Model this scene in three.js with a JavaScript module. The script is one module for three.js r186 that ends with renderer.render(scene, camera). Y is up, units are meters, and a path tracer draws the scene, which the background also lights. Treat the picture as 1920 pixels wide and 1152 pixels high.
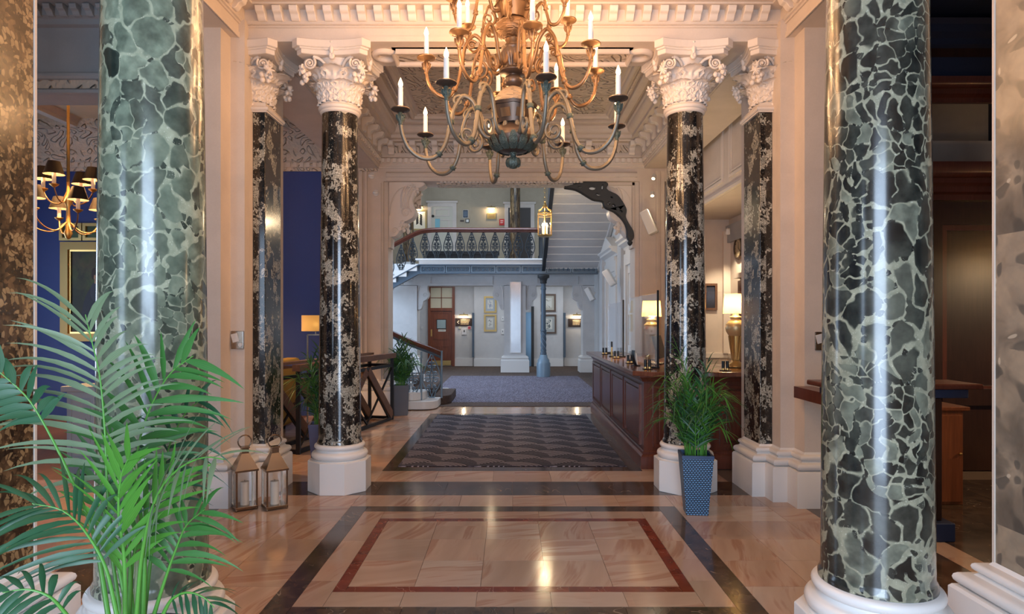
import * as THREE from 'three';
import { mergeGeometries, toCreasedNormals } from 'three/addons/utils/BufferGeometryUtils.js';
import { RoundedBoxGeometry } from 'three/addons/geometries/RoundedBoxGeometry.js';
import { RectAreaLightUniformsLib } from 'three/addons/lights/RectAreaLightUniformsLib.js';

// ---------------------------------------------------------------- camera, sky, large lights, exposure
const scene = new THREE.Scene();
const F = 1200, EYE = 1.65, EYEX = -0.02;
const camera = new THREE.PerspectiveCamera(2 * Math.atan(576 / F) * 180 / Math.PI, 1920 / 1152, 0.05, 200);
camera.position.set(EYEX, EYE, 0);
camera.lookAt(EYEX, EYE, -10);
camera.setViewOffset(1920, 1152, 3, -24, 1920, 1152);
camera.updateProjectionMatrix();

RectAreaLightUniformsLib.init();
scene.background = new THREE.Color(0.62, 0.8, 1.0);
scene.backgroundIntensity = 1.2;

const DAY = new THREE.Color(0.61, 0.77, 1.0);
function daylight(name, w, h, x, y, z, tx, ty, tz, power) {      // daylight area light set at an opening; some openings are added for fill
  const l = new THREE.RectAreaLight(DAY, power, w, h);
  l.name = name; l.position.set(x, y, z); l.lookAt(tx, ty, tz); scene.add(l); return l;
}
daylight('entrance_daylight', 2.0, 3.3, -0.15, 1.8, 1.36, -0.15, 1.8, -5, 15);
daylight('skylight_daylight', 4.5, 3.7, -0.6, 8.15, -15.9, -0.6, 0, -15.9, 10);
daylight('added_stair_window_fill', 4.0, 2.2, -5.9, 2.1, -17.2, 0, 1.4, -18.6, 9);  // fill through an added stair window, to lift the hall back wall
daylight('added_aisle_window_fill', 1.5, 2.4, -4.75, 2.3, 1.36, -4.75, 2.3, -5, 5.5);  // fill through an added window behind the camera, for the left aisle
daylight('added_lounge_window_fill', 1.6, 2.4, -8.85, 2.0, -8.6, 0, 1.6, -8.6, 5);  // fill for the dim lounge through an added side window

const renderer = new THREE.WebGLRenderer();
renderer.toneMapping = THREE.LinearToneMapping;
renderer.toneMappingExposure = 1.0;
renderer.shadowMap.enabled = true;

// ---------------------------------------------------------------- helpers
const V = (x, y, z) => new THREE.Vector3(x, y, z);
const V2 = (x, y) => new THREE.Vector2(x, y);
const PI = Math.PI;
const at = (x, y, d) => V((x - 957) * d / F + EYEX, EYE + (600 - y) * d / F, -d);   // a direction in the photograph, taken out to a known depth
function rng(seed) { let s = seed | 0; return () => { s = (s + 0x6d2b79f5) | 0; let t = Math.imul(s ^ (s >>> 15), 1 | s); t = (t + Math.imul(t ^ (t >>> 7), 61 | t)) ^ t; return ((t ^ (t >>> 14)) >>> 0) / 4294967296; }; }
const lerp = (a, b, t) => a + (b - a) * t, clamp = (x, a = 0, b = 1) => Math.min(b, Math.max(a, x));
const smooth = (a, b, x) => { const t = clamp((x - a) / (b - a)); return t * t * (3 - 2 * t); };
const used = new Map();
function numbered(n) { const k = used.get(n) ?? 0; used.set(n, k + 1); return k ? n + '_' + String(k).padStart(3, '0') : n; }

function norm(g) {                                                // one plain form for every geometry, so that they merge
  if (g.index) g = g.toNonIndexed();
  for (const k of Object.keys(g.attributes)) if (!['position', 'normal', 'uv'].includes(k)) g.deleteAttribute(k);
  if (!g.attributes.normal) g.computeVertexNormals();
  if (!g.attributes.uv) g.setAttribute('uv', new THREE.BufferAttribute(new Float32Array(g.attributes.position.count * 2), 2));
  g.morphAttributes = {}; g.clearGroups();
  return g;
}
const merge = (list) => mergeGeometries(list.map(norm));
function metreUV(g, s = 1, ou = 0, ov = 0, turn = false) {        // uv in metres along each face
  g = norm(g);
  const p = g.attributes.position, uv = g.attributes.uv, a = V(), b = V(), c = V(), n = V();
  for (let i = 0; i < p.count; i += 3) {
    a.fromBufferAttribute(p, i); b.fromBufferAttribute(p, i + 1); c.fromBufferAttribute(p, i + 2);
    n.copy(b).sub(a).cross(c.clone().sub(a));
    const x = Math.abs(n.x), y = Math.abs(n.y), z = Math.abs(n.z);
    for (const [k, q] of [[i, a], [i + 1, b], [i + 2, c]]) {
      let [u, v] = y >= x && y >= z ? [q.x, q.z] : x >= z ? [q.z, q.y] : [q.x, q.y];
      if (turn) [u, v] = [v, u];
      uv.setXY(k, u * s + ou, v * s + ov);
    }
  }
  return g;
}
function mesh(name, g, m, parent = scene, label) {
  const o = new THREE.Mesh(Array.isArray(g) ? merge(g) : g, m);
  o.name = parent === scene ? numbered(name) : name;
  o.castShadow = o.receiveShadow = true;
  if (label) o.userData.label = label;
  parent.add(o); return o;
}
function thing(name, label, category, group, kind) {
  const o = new THREE.Group(); o.name = numbered(name);
  o.userData = { label, category }; if (group) o.userData.group = group; if (kind) o.userData.kind = kind;
  scene.add(o); return o;
}
function struct(name, g, m, label, category) {
  const o = g ? mesh(name, g, m) : new THREE.Group();
  if (!g) { o.name = numbered(name); scene.add(o); }
  o.userData = { kind: 'structure', label, category: category ?? name.split('_')[0] };
  return o;
}
function copy(root, label) { const c = root.clone(); c.name = numbered(root.name.replace(/_\d{3}$/, '')); c.userData = { ...root.userData }; if (label) c.userData.label = label; scene.add(c); return c; }

// boxes by their ranges; d is depth in front of the camera (z = -d)
const box = (x0, x1, y0, y1, d0, d1) => metreUV(new THREE.BoxGeometry(x1 - x0, y1 - y0, Math.abs(d1 - d0)).translate((x0 + x1) / 2, (y0 + y1) / 2, -(d0 + d1) / 2));
const rbox = (w, h, d, r = 0.006, s = 2) => metreUV(new RoundedBoxGeometry(w, h, d, s, r));
const rboxAt = (x0, x1, y0, y1, d0, d1, r = 0.006) => rbox(Math.abs(x1 - x0), y1 - y0, Math.abs(d1 - d0), r, 1).translate((x0 + x1) / 2, (y0 + y1) / 2, -(d0 + d1) / 2);
function lathe(pts, seg = 48) { return new THREE.LatheGeometry(pts.map(([r, y]) => V2(Math.max(r, 0.0001), y)), seg); }
function arc(cx, cy, r, a0, a1, n = 6) { const out = []; for (let i = 0; i <= n; i++) { const a = lerp(a0, a1, i / n) * PI / 180; out.push([cx + r * Math.cos(a), cy + r * Math.sin(a)]); } return out; }
function curve(pts, closed = false) { return new THREE.CatmullRomCurve3(pts.map((p) => p.isVector3 ? p : V(...p)), closed, 'centripetal'); }
function tube(pts, r, n = 24, k = 8, closed = false) {            // r: number or function of 0..1
  const c = pts.getPointAt ? pts : curve(pts, closed), g = new THREE.TubeGeometry(c, n, 1, k, closed), p = g.attributes.position, q = V();
  for (let i = 0; i <= n; i++) {
    const o = c.getPointAt(i / n), s = typeof r === 'function' ? r(i / n) : r;
    for (let j = 0; j <= k; j++) { q.fromBufferAttribute(p, i * (k + 1) + j).sub(o).multiplyScalar(s).add(o); p.setXYZ(i * (k + 1) + j, q.x, q.y, q.z); }
  }
  g.computeVertexNormals();
  return g;
}
function bar(a, b, w, h = w) {                                    // a straight square bar between two points
  const l = a.distanceTo(b), g = new THREE.BoxGeometry(w, h, l), m = new THREE.Matrix4(), dir = b.clone().sub(a).normalize();
  const z = dir, up = Math.abs(dir.y) > 0.98 ? V(1, 0, 0) : V(0, 1, 0), x = up.clone().cross(z).normalize(), y = z.clone().cross(x);
  m.makeBasis(x, y, z).setPosition(a.clone().add(b).multiplyScalar(0.5));
  return metreUV(g).applyMatrix4(m);
}
function extrude(shape, depth, bevel = 0.004, seg = 8, bs = 1) {
  return norm(new THREE.ExtrudeGeometry(shape, { depth, bevelEnabled: bevel > 0, bevelSize: bevel, bevelThickness: bevel, bevelSegments: bs, curveSegments: seg }));
}
const shapeOf = (pts) => new THREE.Shape(pts.map(([x, y]) => V2(x, y)));
function splineShape(pts, n = 60) { return new THREE.Shape(new THREE.SplineCurve(pts.concat([pts[0]]).map(([x, y]) => V2(x, y))).getPoints(n)); }
// a moulding: profile of [out, up] points swept along a path of [x, z] points with mitred corners; side +1 puts "out" to the right of the way
function sweep(profile, path, { y = 0, side = 1, closed = false, crease = 0.6, caps = true } = {}) {
  const n = path.length, dirs = [], mit = [];
  const segs = closed ? n : n - 1;
  for (let i = 0; i < segs; i++) { const a = path[i], b = path[(i + 1) % n], l = Math.hypot(b[0] - a[0], b[1] - a[1]); dirs.push([-(b[1] - a[1]) / l * side, (b[0] - a[0]) / l * side, l]); }
  for (let i = 0; i < n; i++) {
    const d1 = dirs[closed ? (i - 1 + segs) % segs : Math.max(0, i - 1)], d2 = dirs[closed ? i % segs : Math.min(segs - 1, i)];
    const k = 1 + d1[0] * d2[0] + d1[1] * d2[1];
    mit.push([(d1[0] + d2[0]) / k, (d1[1] + d2[1]) / k]);
  }
  const pos = [], uv = [], P = (i, j) => [path[i][0] + mit[i][0] * (profile[j][0] + 0.003), y + profile[j][1], path[i][1] + mit[i][1] * (profile[j][0] + 0.003)];
  let s = 0;
  for (let i = 0; i < segs; i++) {
    const e = (i + 1) % n; let t = 0;
    for (let j = 0; j < profile.length - 1; j++) {
      const a = P(i, j), b = P(e, j), c = P(e, j + 1), d = P(i, j + 1), l = Math.hypot(profile[j + 1][0] - profile[j][0], profile[j + 1][1] - profile[j][1]);
      const S = s + dirs[i][2];
      const quad = side > 0 ? [[a, s, t], [c, S, t + l], [d, s, t + l], [a, s, t], [b, S, t], [c, S, t + l]] : [[a, s, t], [d, s, t + l], [c, S, t + l], [a, s, t], [c, S, t + l], [b, S, t]];
      for (const [q, u, v] of quad) { pos.push(...q); uv.push(u, v); }
      t += l;
    }
    s += dirs[i][2];
  }
  if (caps && !closed) for (const [i, flip] of [[0, 1], [n - 1, -1]]) {
    for (const f of THREE.ShapeUtils.triangulateShape(profile.map(([o, u]) => V2(o, u)), [])) {
      for (const j of flip > 0 ? f : [...f].reverse()) { pos.push(...P(i, j)); uv.push(profile[j][0], profile[j][1]); }
    }
  }
  let g = new THREE.BufferGeometry();
  g.setAttribute('position', new THREE.Float32BufferAttribute(pos, 3));
  g.setAttribute('uv', new THREE.Float32BufferAttribute(uv, 2));
  g.computeVertexNormals();
  return norm(toCreasedNormals(g, crease));
}
function spiralPoints(r0, r1, turns, n = 40, a0 = 0, dir = 1) { const out = []; for (let i = 0; i <= n; i++) { const t = i / n, a = a0 + dir * t * turns * 2 * PI, r = lerp(r0, r1, Math.pow(t, 0.8)); out.push(V(r * Math.cos(a), r * Math.sin(a), 0)); } return out; }
function grid(nu, nv, f) {                                        // a surface from f(u, v) -> Vector3
  const pos = [], uv = [], idx = [];
  for (let j = 0; j <= nv; j++) for (let i = 0; i <= nu; i++) { const p = f(i / nu, j / nv); pos.push(p.x, p.y, p.z); uv.push(i / nu, j / nv); }
  for (let j = 0; j < nv; j++) for (let i = 0; i < nu; i++) { const a = j * (nu + 1) + i, b = a + 1, c = a + nu + 1, d = c + 1; idx.push(a, b, d, a, d, c); }
  const g = new THREE.BufferGeometry();
  g.setAttribute('position', new THREE.Float32BufferAttribute(pos, 3)); g.setAttribute('uv', new THREE.Float32BufferAttribute(uv, 2)); g.setIndex(idx);
  g.computeVertexNormals(); return norm(g);
}
const place = (g, x, y, z, ry = 0, s = 1) => g.clone().scale(s, s, s).rotateY(ry).translate(x, y, z);
// ---------------------------------------------------------------- textures and materials
function hash(x, y, s) { let h = Math.imul(x | 0, 374761393) + Math.imul(y | 0, 668265263) + Math.imul(s | 0, 1442695041); h = Math.imul(h ^ (h >>> 13), 1274126177); h ^= h >>> 16; return (h >>> 0) / 4294967296; }
function noise(x, y, s) {
  const ix = Math.floor(x), iy = Math.floor(y), fx = x - ix, fy = y - iy, u = fx * fx * (3 - 2 * fx), v = fy * fy * (3 - 2 * fy);
  return lerp(lerp(hash(ix, iy, s), hash(ix + 1, iy, s), u), lerp(hash(ix, iy + 1, s), hash(ix + 1, iy + 1, s), u), v);
}
function fbm(x, y, s, o = 4) { let a = 0.5, t = 0; for (let i = 0; i < o; i++) { t += a * noise(x, y, s + i * 17); x *= 2.03; y *= 2.03; a *= 0.5; } return t / (1 - Math.pow(0.5, o)); }
const W = { f1: 0, f2: 0, id: 0, id2: 0 };
function worley(x, y, s) {
  const ix = Math.floor(x), iy = Math.floor(y); let f1 = 9, f2 = 9, id = 0;
  for (let j = -1; j <= 1; j++) for (let i = -1; i <= 1; i++) {
    const cx = ix + i, cy = iy + j, dx = cx + 0.1 + 0.8 * hash(cx, cy, s) - x, dy = cy + 0.1 + 0.8 * hash(cx, cy, s + 7) - y, d = Math.sqrt(dx * dx + dy * dy);
    if (d < f1) { f2 = f1; f1 = d; id = hash(cx, cy, s + 13); } else if (d < f2) f2 = d;
  }
  W.f1 = f1; W.f2 = f2; W.id = id;
}
function dataTex(w, h, mw, mh, fn, srgb = true) {                 // fn(x metres, y metres) -> [r, g, b] 0..255; the texture spans mw x mh metres
  const a = new Uint8Array(w * h * 4);
  for (let y = 0, o = 0; y < h; y++) for (let x = 0; x < w; x++, o += 4) { const c = fn(x / w * mw, y / h * mh); a[o] = clamp(c[0], 0, 255); a[o + 1] = clamp(c[1], 0, 255); a[o + 2] = clamp(c[2], 0, 255); a[o + 3] = 255; }
  const t = new THREE.DataTexture(a, w, h); t.wrapS = t.wrapT = THREE.RepeatWrapping; t.magFilter = THREE.LinearFilter; t.minFilter = THREE.LinearMipmapLinearFilter;
  if (srgb) t.colorSpace = THREE.SRGBColorSpace; t.repeat.set(1 / mw, 1 / mh); t.needsUpdate = true; return t;
}
function canvasTex(w, h, draw) {
  const c = document.createElement('canvas'); c.width = w; c.height = h; draw(c.getContext('2d'), w, h);
  const t = new THREE.CanvasTexture(c); t.colorSpace = THREE.SRGBColorSpace; t.wrapS = t.wrapT = THREE.RepeatWrapping; return t;
}
const mix3 = (a, b, t) => [lerp(a[0], b[0], t), lerp(a[1], b[1], t), lerp(a[2], b[2], t)];
const std = (color, roughness, o = {}) => new THREE.MeshStandardMaterial({ color, roughness, ...o });
const phys = (color, roughness, o = {}) => new THREE.MeshPhysicalMaterial({ color, roughness, ...o });

// breccia: rounded dark stones in a pale ground
function breccia(seed, o) {
  return (x, y) => {
    const wx = (fbm(x * 7, y * 7, seed + 50, 3) - 0.5) * 0.13 + (noise(x * 40, y * 40, seed + 60) - 0.5) * 0.014, wy = (fbm(x * 7 + 40, y * 7, seed + 51, 3) - 0.5) * 0.13 + (noise(x * 40, y * 40, seed + 61) - 0.5) * 0.014;
    const big = fbm(x * 1.3, y * 1.3, seed + 70, 3);
    const small = o.small && noise(x * 4.2 + 11, y * 3.4, seed + 95) > o.small ? 0.52 : 1;
    worley((x + wx) / (o.cell * small), (y + wy) / (o.cell * small * 1.25), seed + (small < 1 ? 400 : 0));
    const id = W.id, gap = W.f2 - W.f1, thick = o.gap * (0.16 + 2.5 * Math.max(0, noise(x * 6, y * 5, seed + 80) - 0.32)) * (0.6 + big), core = W.f1;
    const mott = fbm(x * 22, y * 22, seed + 5, 4);
    const pale = noise(id * 91, 3, seed) < o.paleStones;
    const pal = pale ? o.mid : o.dark;
    let stone = mix3(pal[0], pal[1], clamp(id * 0.6 + mott * 0.7 - 0.15));
    stone = stone.map((c) => c * (0.72 + 0.5 * mott));
    const cloud = smooth(o.cloud[0], o.cloud[1], fbm(x * 2.2 + 7, y * 1.6, seed + 90, 3)) * (0.45 + 0.5 * noise(id * 77, 9, seed)); stone = mix3(stone, mix3(o.mid[0], o.mid[1], mott), cloud);
    // the ground, with small chips of its own
    worley((x + wx * 0.5) / (o.cell * 0.3), (y + wy * 0.5) / (o.cell * 0.3), seed + 200);
    const chip = W.id < 0.3 && W.f2 - W.f1 > 0.18 ? 1 : 0, gv = fbm(x * 30, y * 30, seed + 9, 3);
    let ground = mix3(o.ground[0], o.ground[1], gv);
    if (chip) ground = mix3(o.dark[0], o.dark[1], W.id * 3).map((c) => c * 1.1);
    const k = smooth(thick - 0.02, thick + 0.1, gap) * smooth(o.round ?? 0.74, (o.round ?? 0.74) - 0.1, core);
    let c = mix3(ground, stone, k);
    const spot = noise(x * 240, y * 240, seed + 33); if (spot > 0.86 && k < 0.5) c = mix3(c, [206, 206, 190], 0.5);
    return c;
  };
}
// a dark stone thick with small broken pale chips
function speckled(seed, o) {
  return (x, y) => {
    const wx = (fbm(x * 14, y * 14, seed + 50, 3) - 0.5) * 0.05, wy = (fbm(x * 14 + 9, y * 14, seed + 51, 3) - 0.5) * 0.05;
    const dens = fbm((x + wx) * 10, (y + wy) * 8, seed + 3, 3);
    worley((x + wx) / o.cell, (y + wy) / (o.cell * 1.3), seed);
    const id = W.id, e = W.f2 - W.f1, m = fbm(x * 18, y * 18, seed + 8, 3);
    let c = mix3(o.dark, o.brown, clamp(m * 1.5 - 0.4)).map((k) => k * (0.65 + 0.6 * id));
    const p = smooth(0.42, 0.68, dens) * o.amount + o.stray;
    if (noise(id * 57, 1, seed + 2) < p) c = mix3(c, mix3(o.pale[0], o.pale[1], noise(id * 33, 5, seed)), smooth(0.05, 0.14, e) * (0.55 + 0.45 * m));
    worley(x / (o.cell * 0.42), y / (o.cell * 0.42), seed + 90);
    if (W.id < p * 0.45) c = mix3(c, o.pale[0], 0.5 * smooth(0.03, 0.1, W.f2 - W.f1));
    return c;
  };
}
const GREEN = { small: 0.56, cloud: [0.46, 0.66],  cell: 0.105, gap: 0.15, paleStones: 0.22, dark: [[27, 28, 26], [66, 68, 60]], mid: [[88, 91, 80], [122, 125, 108]], ground: [[118, 119, 101], [166, 164, 140]] };
const T = {};
T.greenA = dataTex(448, 1792, 0.729, 3.2, breccia(11, { ...GREEN, cloud: [0.42, 0.68], paleStones: 0.5, gap: 0.17, dark: [[42, 50, 44], [86, 94, 82]], mid: [[84, 96, 82], [128, 138, 118]], ground: [[126, 135, 113], [172, 177, 152]] }));
T.greenB = dataTex(448, 1792, 0.729, 3.2, breccia(29, GREEN));
T.speck = dataTex(448, 1792, 0.638, 3.2, speckled(5, { cell: 0.016, amount: 0.8, stray: 0.07, dark: [21, 22, 23], brown: [60, 52, 44], pale: [[168, 166, 150], [216, 214, 200]] }));
T.brown = dataTex(640, 640, 1.2, 1.2, speckled(77, { cell: 0.021, amount: 0.36, stray: 0.06, dark: [54, 40, 27], brown: [112, 86, 58], pale: [[150, 122, 84], [190, 160, 116]] }));
T.tan = dataTex(640, 640, 1.4, 1.4, (x, y) => {
  const wx = x + (fbm(x * 5, y * 5, 240, 3) - 0.5) * 0.2, wy = y + (fbm(x * 5 + 3, y * 5, 241, 3) - 0.5) * 0.2, m = fbm(wx * 5, wy * 5, 242, 5), f = fbm(x * 30, y * 30, 243, 3);
  let c = mix3([96, 86, 74], [168, 150, 126], smooth(0.28, 0.72, m)); c = mix3(c, [122, 116, 106], 0.5 * f);
  worley(wx / 0.07, wy / 0.085, 245); const id = W.id, e = W.f1;
  if (id < 0.3) c = mix3(c, [70, 68, 64], 0.55 * smooth(0.55, 0.3, e)); else if (id > 0.93) c = mix3(c, [196, 184, 162], 0.8 * smooth(0.24, 0.18, e));
  return c;
});
T.beige = dataTex(800, 800, 2, 2, (x, y) => {
  const w = (fbm(x * 1.3, y * 1.3, 300, 2) - 0.5) * 0.3 + x * 0.25, v = y * 1.0 + w, s = fbm(x * 1.2, v * 9, 310, 5), f = fbm(x * 4, v * 46, 320, 3), c = fbm(x * 1.5, y * 1.5, 330, 3);
  let col = mix3([170, 145, 126], [203, 181, 161], s);
  col = mix3(col, [150, 106, 84], 0.55 * smooth(0.60, 0.78, s + (f - 0.5) * 0.2));
  col = mix3(col, [188, 148, 124], 0.5 * smooth(0.5, 0.7, c));
  return mix3(col, [146, 104, 84], 0.3 * smooth(0.62, 0.8, f) * smooth(0.45, 0.6, c));
});
T.darkStone = dataTex(640, 640, 1.2, 1.2, (x, y) => {
  const wx = x + (fbm(x * 5, y * 5, 401, 3) - 0.5) * 0.25, wy = y + (fbm(x * 5, y * 5, 402, 3) - 0.5) * 0.25, m = fbm(wx * 10, wy * 10, 403, 4);
  let c = mix3([50, 39, 32], [108, 86, 69], m); const v = Math.abs(fbm(wx * 4, wy * 4, 405, 4) - 0.5), v2 = Math.abs(noise(wx * 26, wy * 26, 406) - 0.5);
  if (noise(x * 3, y * 3, 407) > 0.55) c = mix3(c, [168, 150, 128], 0.75 * smooth(0.012, 0.0, v));
  return mix3(c, [150, 132, 112], 0.7 * smooth(0.02, 0, v2) * smooth(0.62, 0.75, noise(x * 9, y * 9, 409)));
});
T.redStone = dataTex(512, 512, 0.8, 0.8, (x, y) => {
  const m = fbm(x * 12, y * 12, 501, 4); let c = mix3([96, 40, 26], [142, 66, 44], m); const v = Math.abs(fbm(x * 6, y * 6, 503, 4) - 0.5);
  return mix3(c, [200, 160, 136], 0.7 * smooth(0.008, 0, v));
});
T.wood = dataTex(512, 1024, 0.6, 1.2, (x, y) => { const w = fbm(x * 6, y * 1.2, 601, 4), g = fbm(x * 120, y * 5, 602, 3); return mix3([255, 255, 255], [150, 140, 132], clamp(w * 0.7 + g * 0.5 - 0.2)); });
T.plaster = dataTex(256, 256, 1.5, 1.5, (x, y) => { const n = fbm(x * 5, y * 5, 701, 4), g = noise(x * 160, y * 160, 702); const k = 238 + 16 * n - 6 * g; return [k, k, k]; });
T.rug = canvasTex(1024, 1024, (c, w, h) => {                      // clusters of wave crests, one repeat 1.2 m
  c.fillStyle = '#2b2934'; c.fillRect(0, 0, w, h); const R = 256, r = rng(9);
  for (let row = -2; row <= 9; row++) for (let col = -1; col <= 3; col++) {
    const x = col * 2 * R + (row & 1 ? R : 0), y = row * R * 0.5;
    c.save(); c.beginPath(); c.arc(x, y, R, 0, 2 * PI); c.clip(); c.fillStyle = '#2b2934'; c.fillRect(x - R, y - R, 2 * R, 2 * R);
    for (let k = 0; k < 8; k++) { const q = R - 10 - k * 26; if (q < 20) break; const a0 = -2.7 + 0.16 * k, a1 = -0.5 - 0.05 * k; c.beginPath(); c.arc(x, y, q, a0, a1); c.lineWidth = 13; c.strokeStyle = '#15131c'; c.stroke(); c.beginPath(); c.arc(x, y, q - 12, lerp(a0, a1, 0.35), a1); c.lineWidth = 8; c.strokeStyle = '#9a939a'; c.stroke(); c.beginPath(); c.arc(x, y, q - 12, a0, lerp(a0, a1, 0.35)); c.lineWidth = 5; c.strokeStyle = '#5b5562'; c.stroke(); }
    c.restore();
  }
  for (let i = 0; i < 12000; i++) { c.fillStyle = r() < 0.5 ? 'rgba(0,0,0,.22)' : 'rgba(170,165,185,.14)'; c.fillRect(r() * w, r() * h, 3, 3); }
}); T.rug.repeat.set(1 / 1.7, -1 / 1.7);
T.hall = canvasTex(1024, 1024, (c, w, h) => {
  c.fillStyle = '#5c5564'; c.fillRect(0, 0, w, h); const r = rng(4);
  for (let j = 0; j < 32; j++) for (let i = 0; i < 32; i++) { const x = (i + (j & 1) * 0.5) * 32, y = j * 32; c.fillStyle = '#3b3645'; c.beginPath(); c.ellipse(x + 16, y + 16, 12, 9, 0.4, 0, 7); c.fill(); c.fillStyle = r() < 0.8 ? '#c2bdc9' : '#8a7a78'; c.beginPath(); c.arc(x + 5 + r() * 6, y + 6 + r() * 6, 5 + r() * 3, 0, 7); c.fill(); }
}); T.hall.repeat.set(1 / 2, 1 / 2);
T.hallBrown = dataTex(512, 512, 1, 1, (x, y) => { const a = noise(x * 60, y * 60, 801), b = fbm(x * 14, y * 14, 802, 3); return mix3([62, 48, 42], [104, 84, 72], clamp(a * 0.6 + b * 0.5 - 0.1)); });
T.relief = dataTex(512, 512, 1.2, 1.2, (x, y) => {              // height of scrolling plaster ornament
  const u = x + (fbm(x * 3, y * 3, 901, 2) - 0.5) * 0.25, v = y + (fbm(x * 3 + 9, y * 3, 902, 2) - 0.5) * 0.25, s = Math.sin(u * 26 + 2.4 * Math.sin(v * 15)) * Math.sin(v * 24 + 2.4 * Math.sin(u * 13));
  const k = 255 * clamp(smooth(0.08, 0.5, s) * 0.8 + 0.2 * fbm(x * 30, y * 30, 905, 2)); return [k, k, k];
}, false);
T.leaf = canvasTex(64, 512, (c, w, h) => { c.fillStyle = '#fff'; c.fillRect(0, 0, w, h); for (let i = 0; i < 9; i++) { c.fillStyle = i % 2 ? 'rgba(20,60,10,.16)' : 'rgba(255,255,200,.2)'; c.fillRect(i * 7.2, 0, 3, h); } });
T.weave = canvasTex(256, 256, (c, w, h) => { c.fillStyle = '#000'; c.fillRect(0, 0, w, h); for (let j = 0; j < 8; j++) for (let i = -1; i < 5; i++) { const x = (i + (j & 1) * 0.5) * 64, y = j * 32; c.fillStyle = '#fff'; c.beginPath(); c.ellipse(x + 32, y + 16, 27, 12, 0, 0, 7); c.fill(); } });

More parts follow.
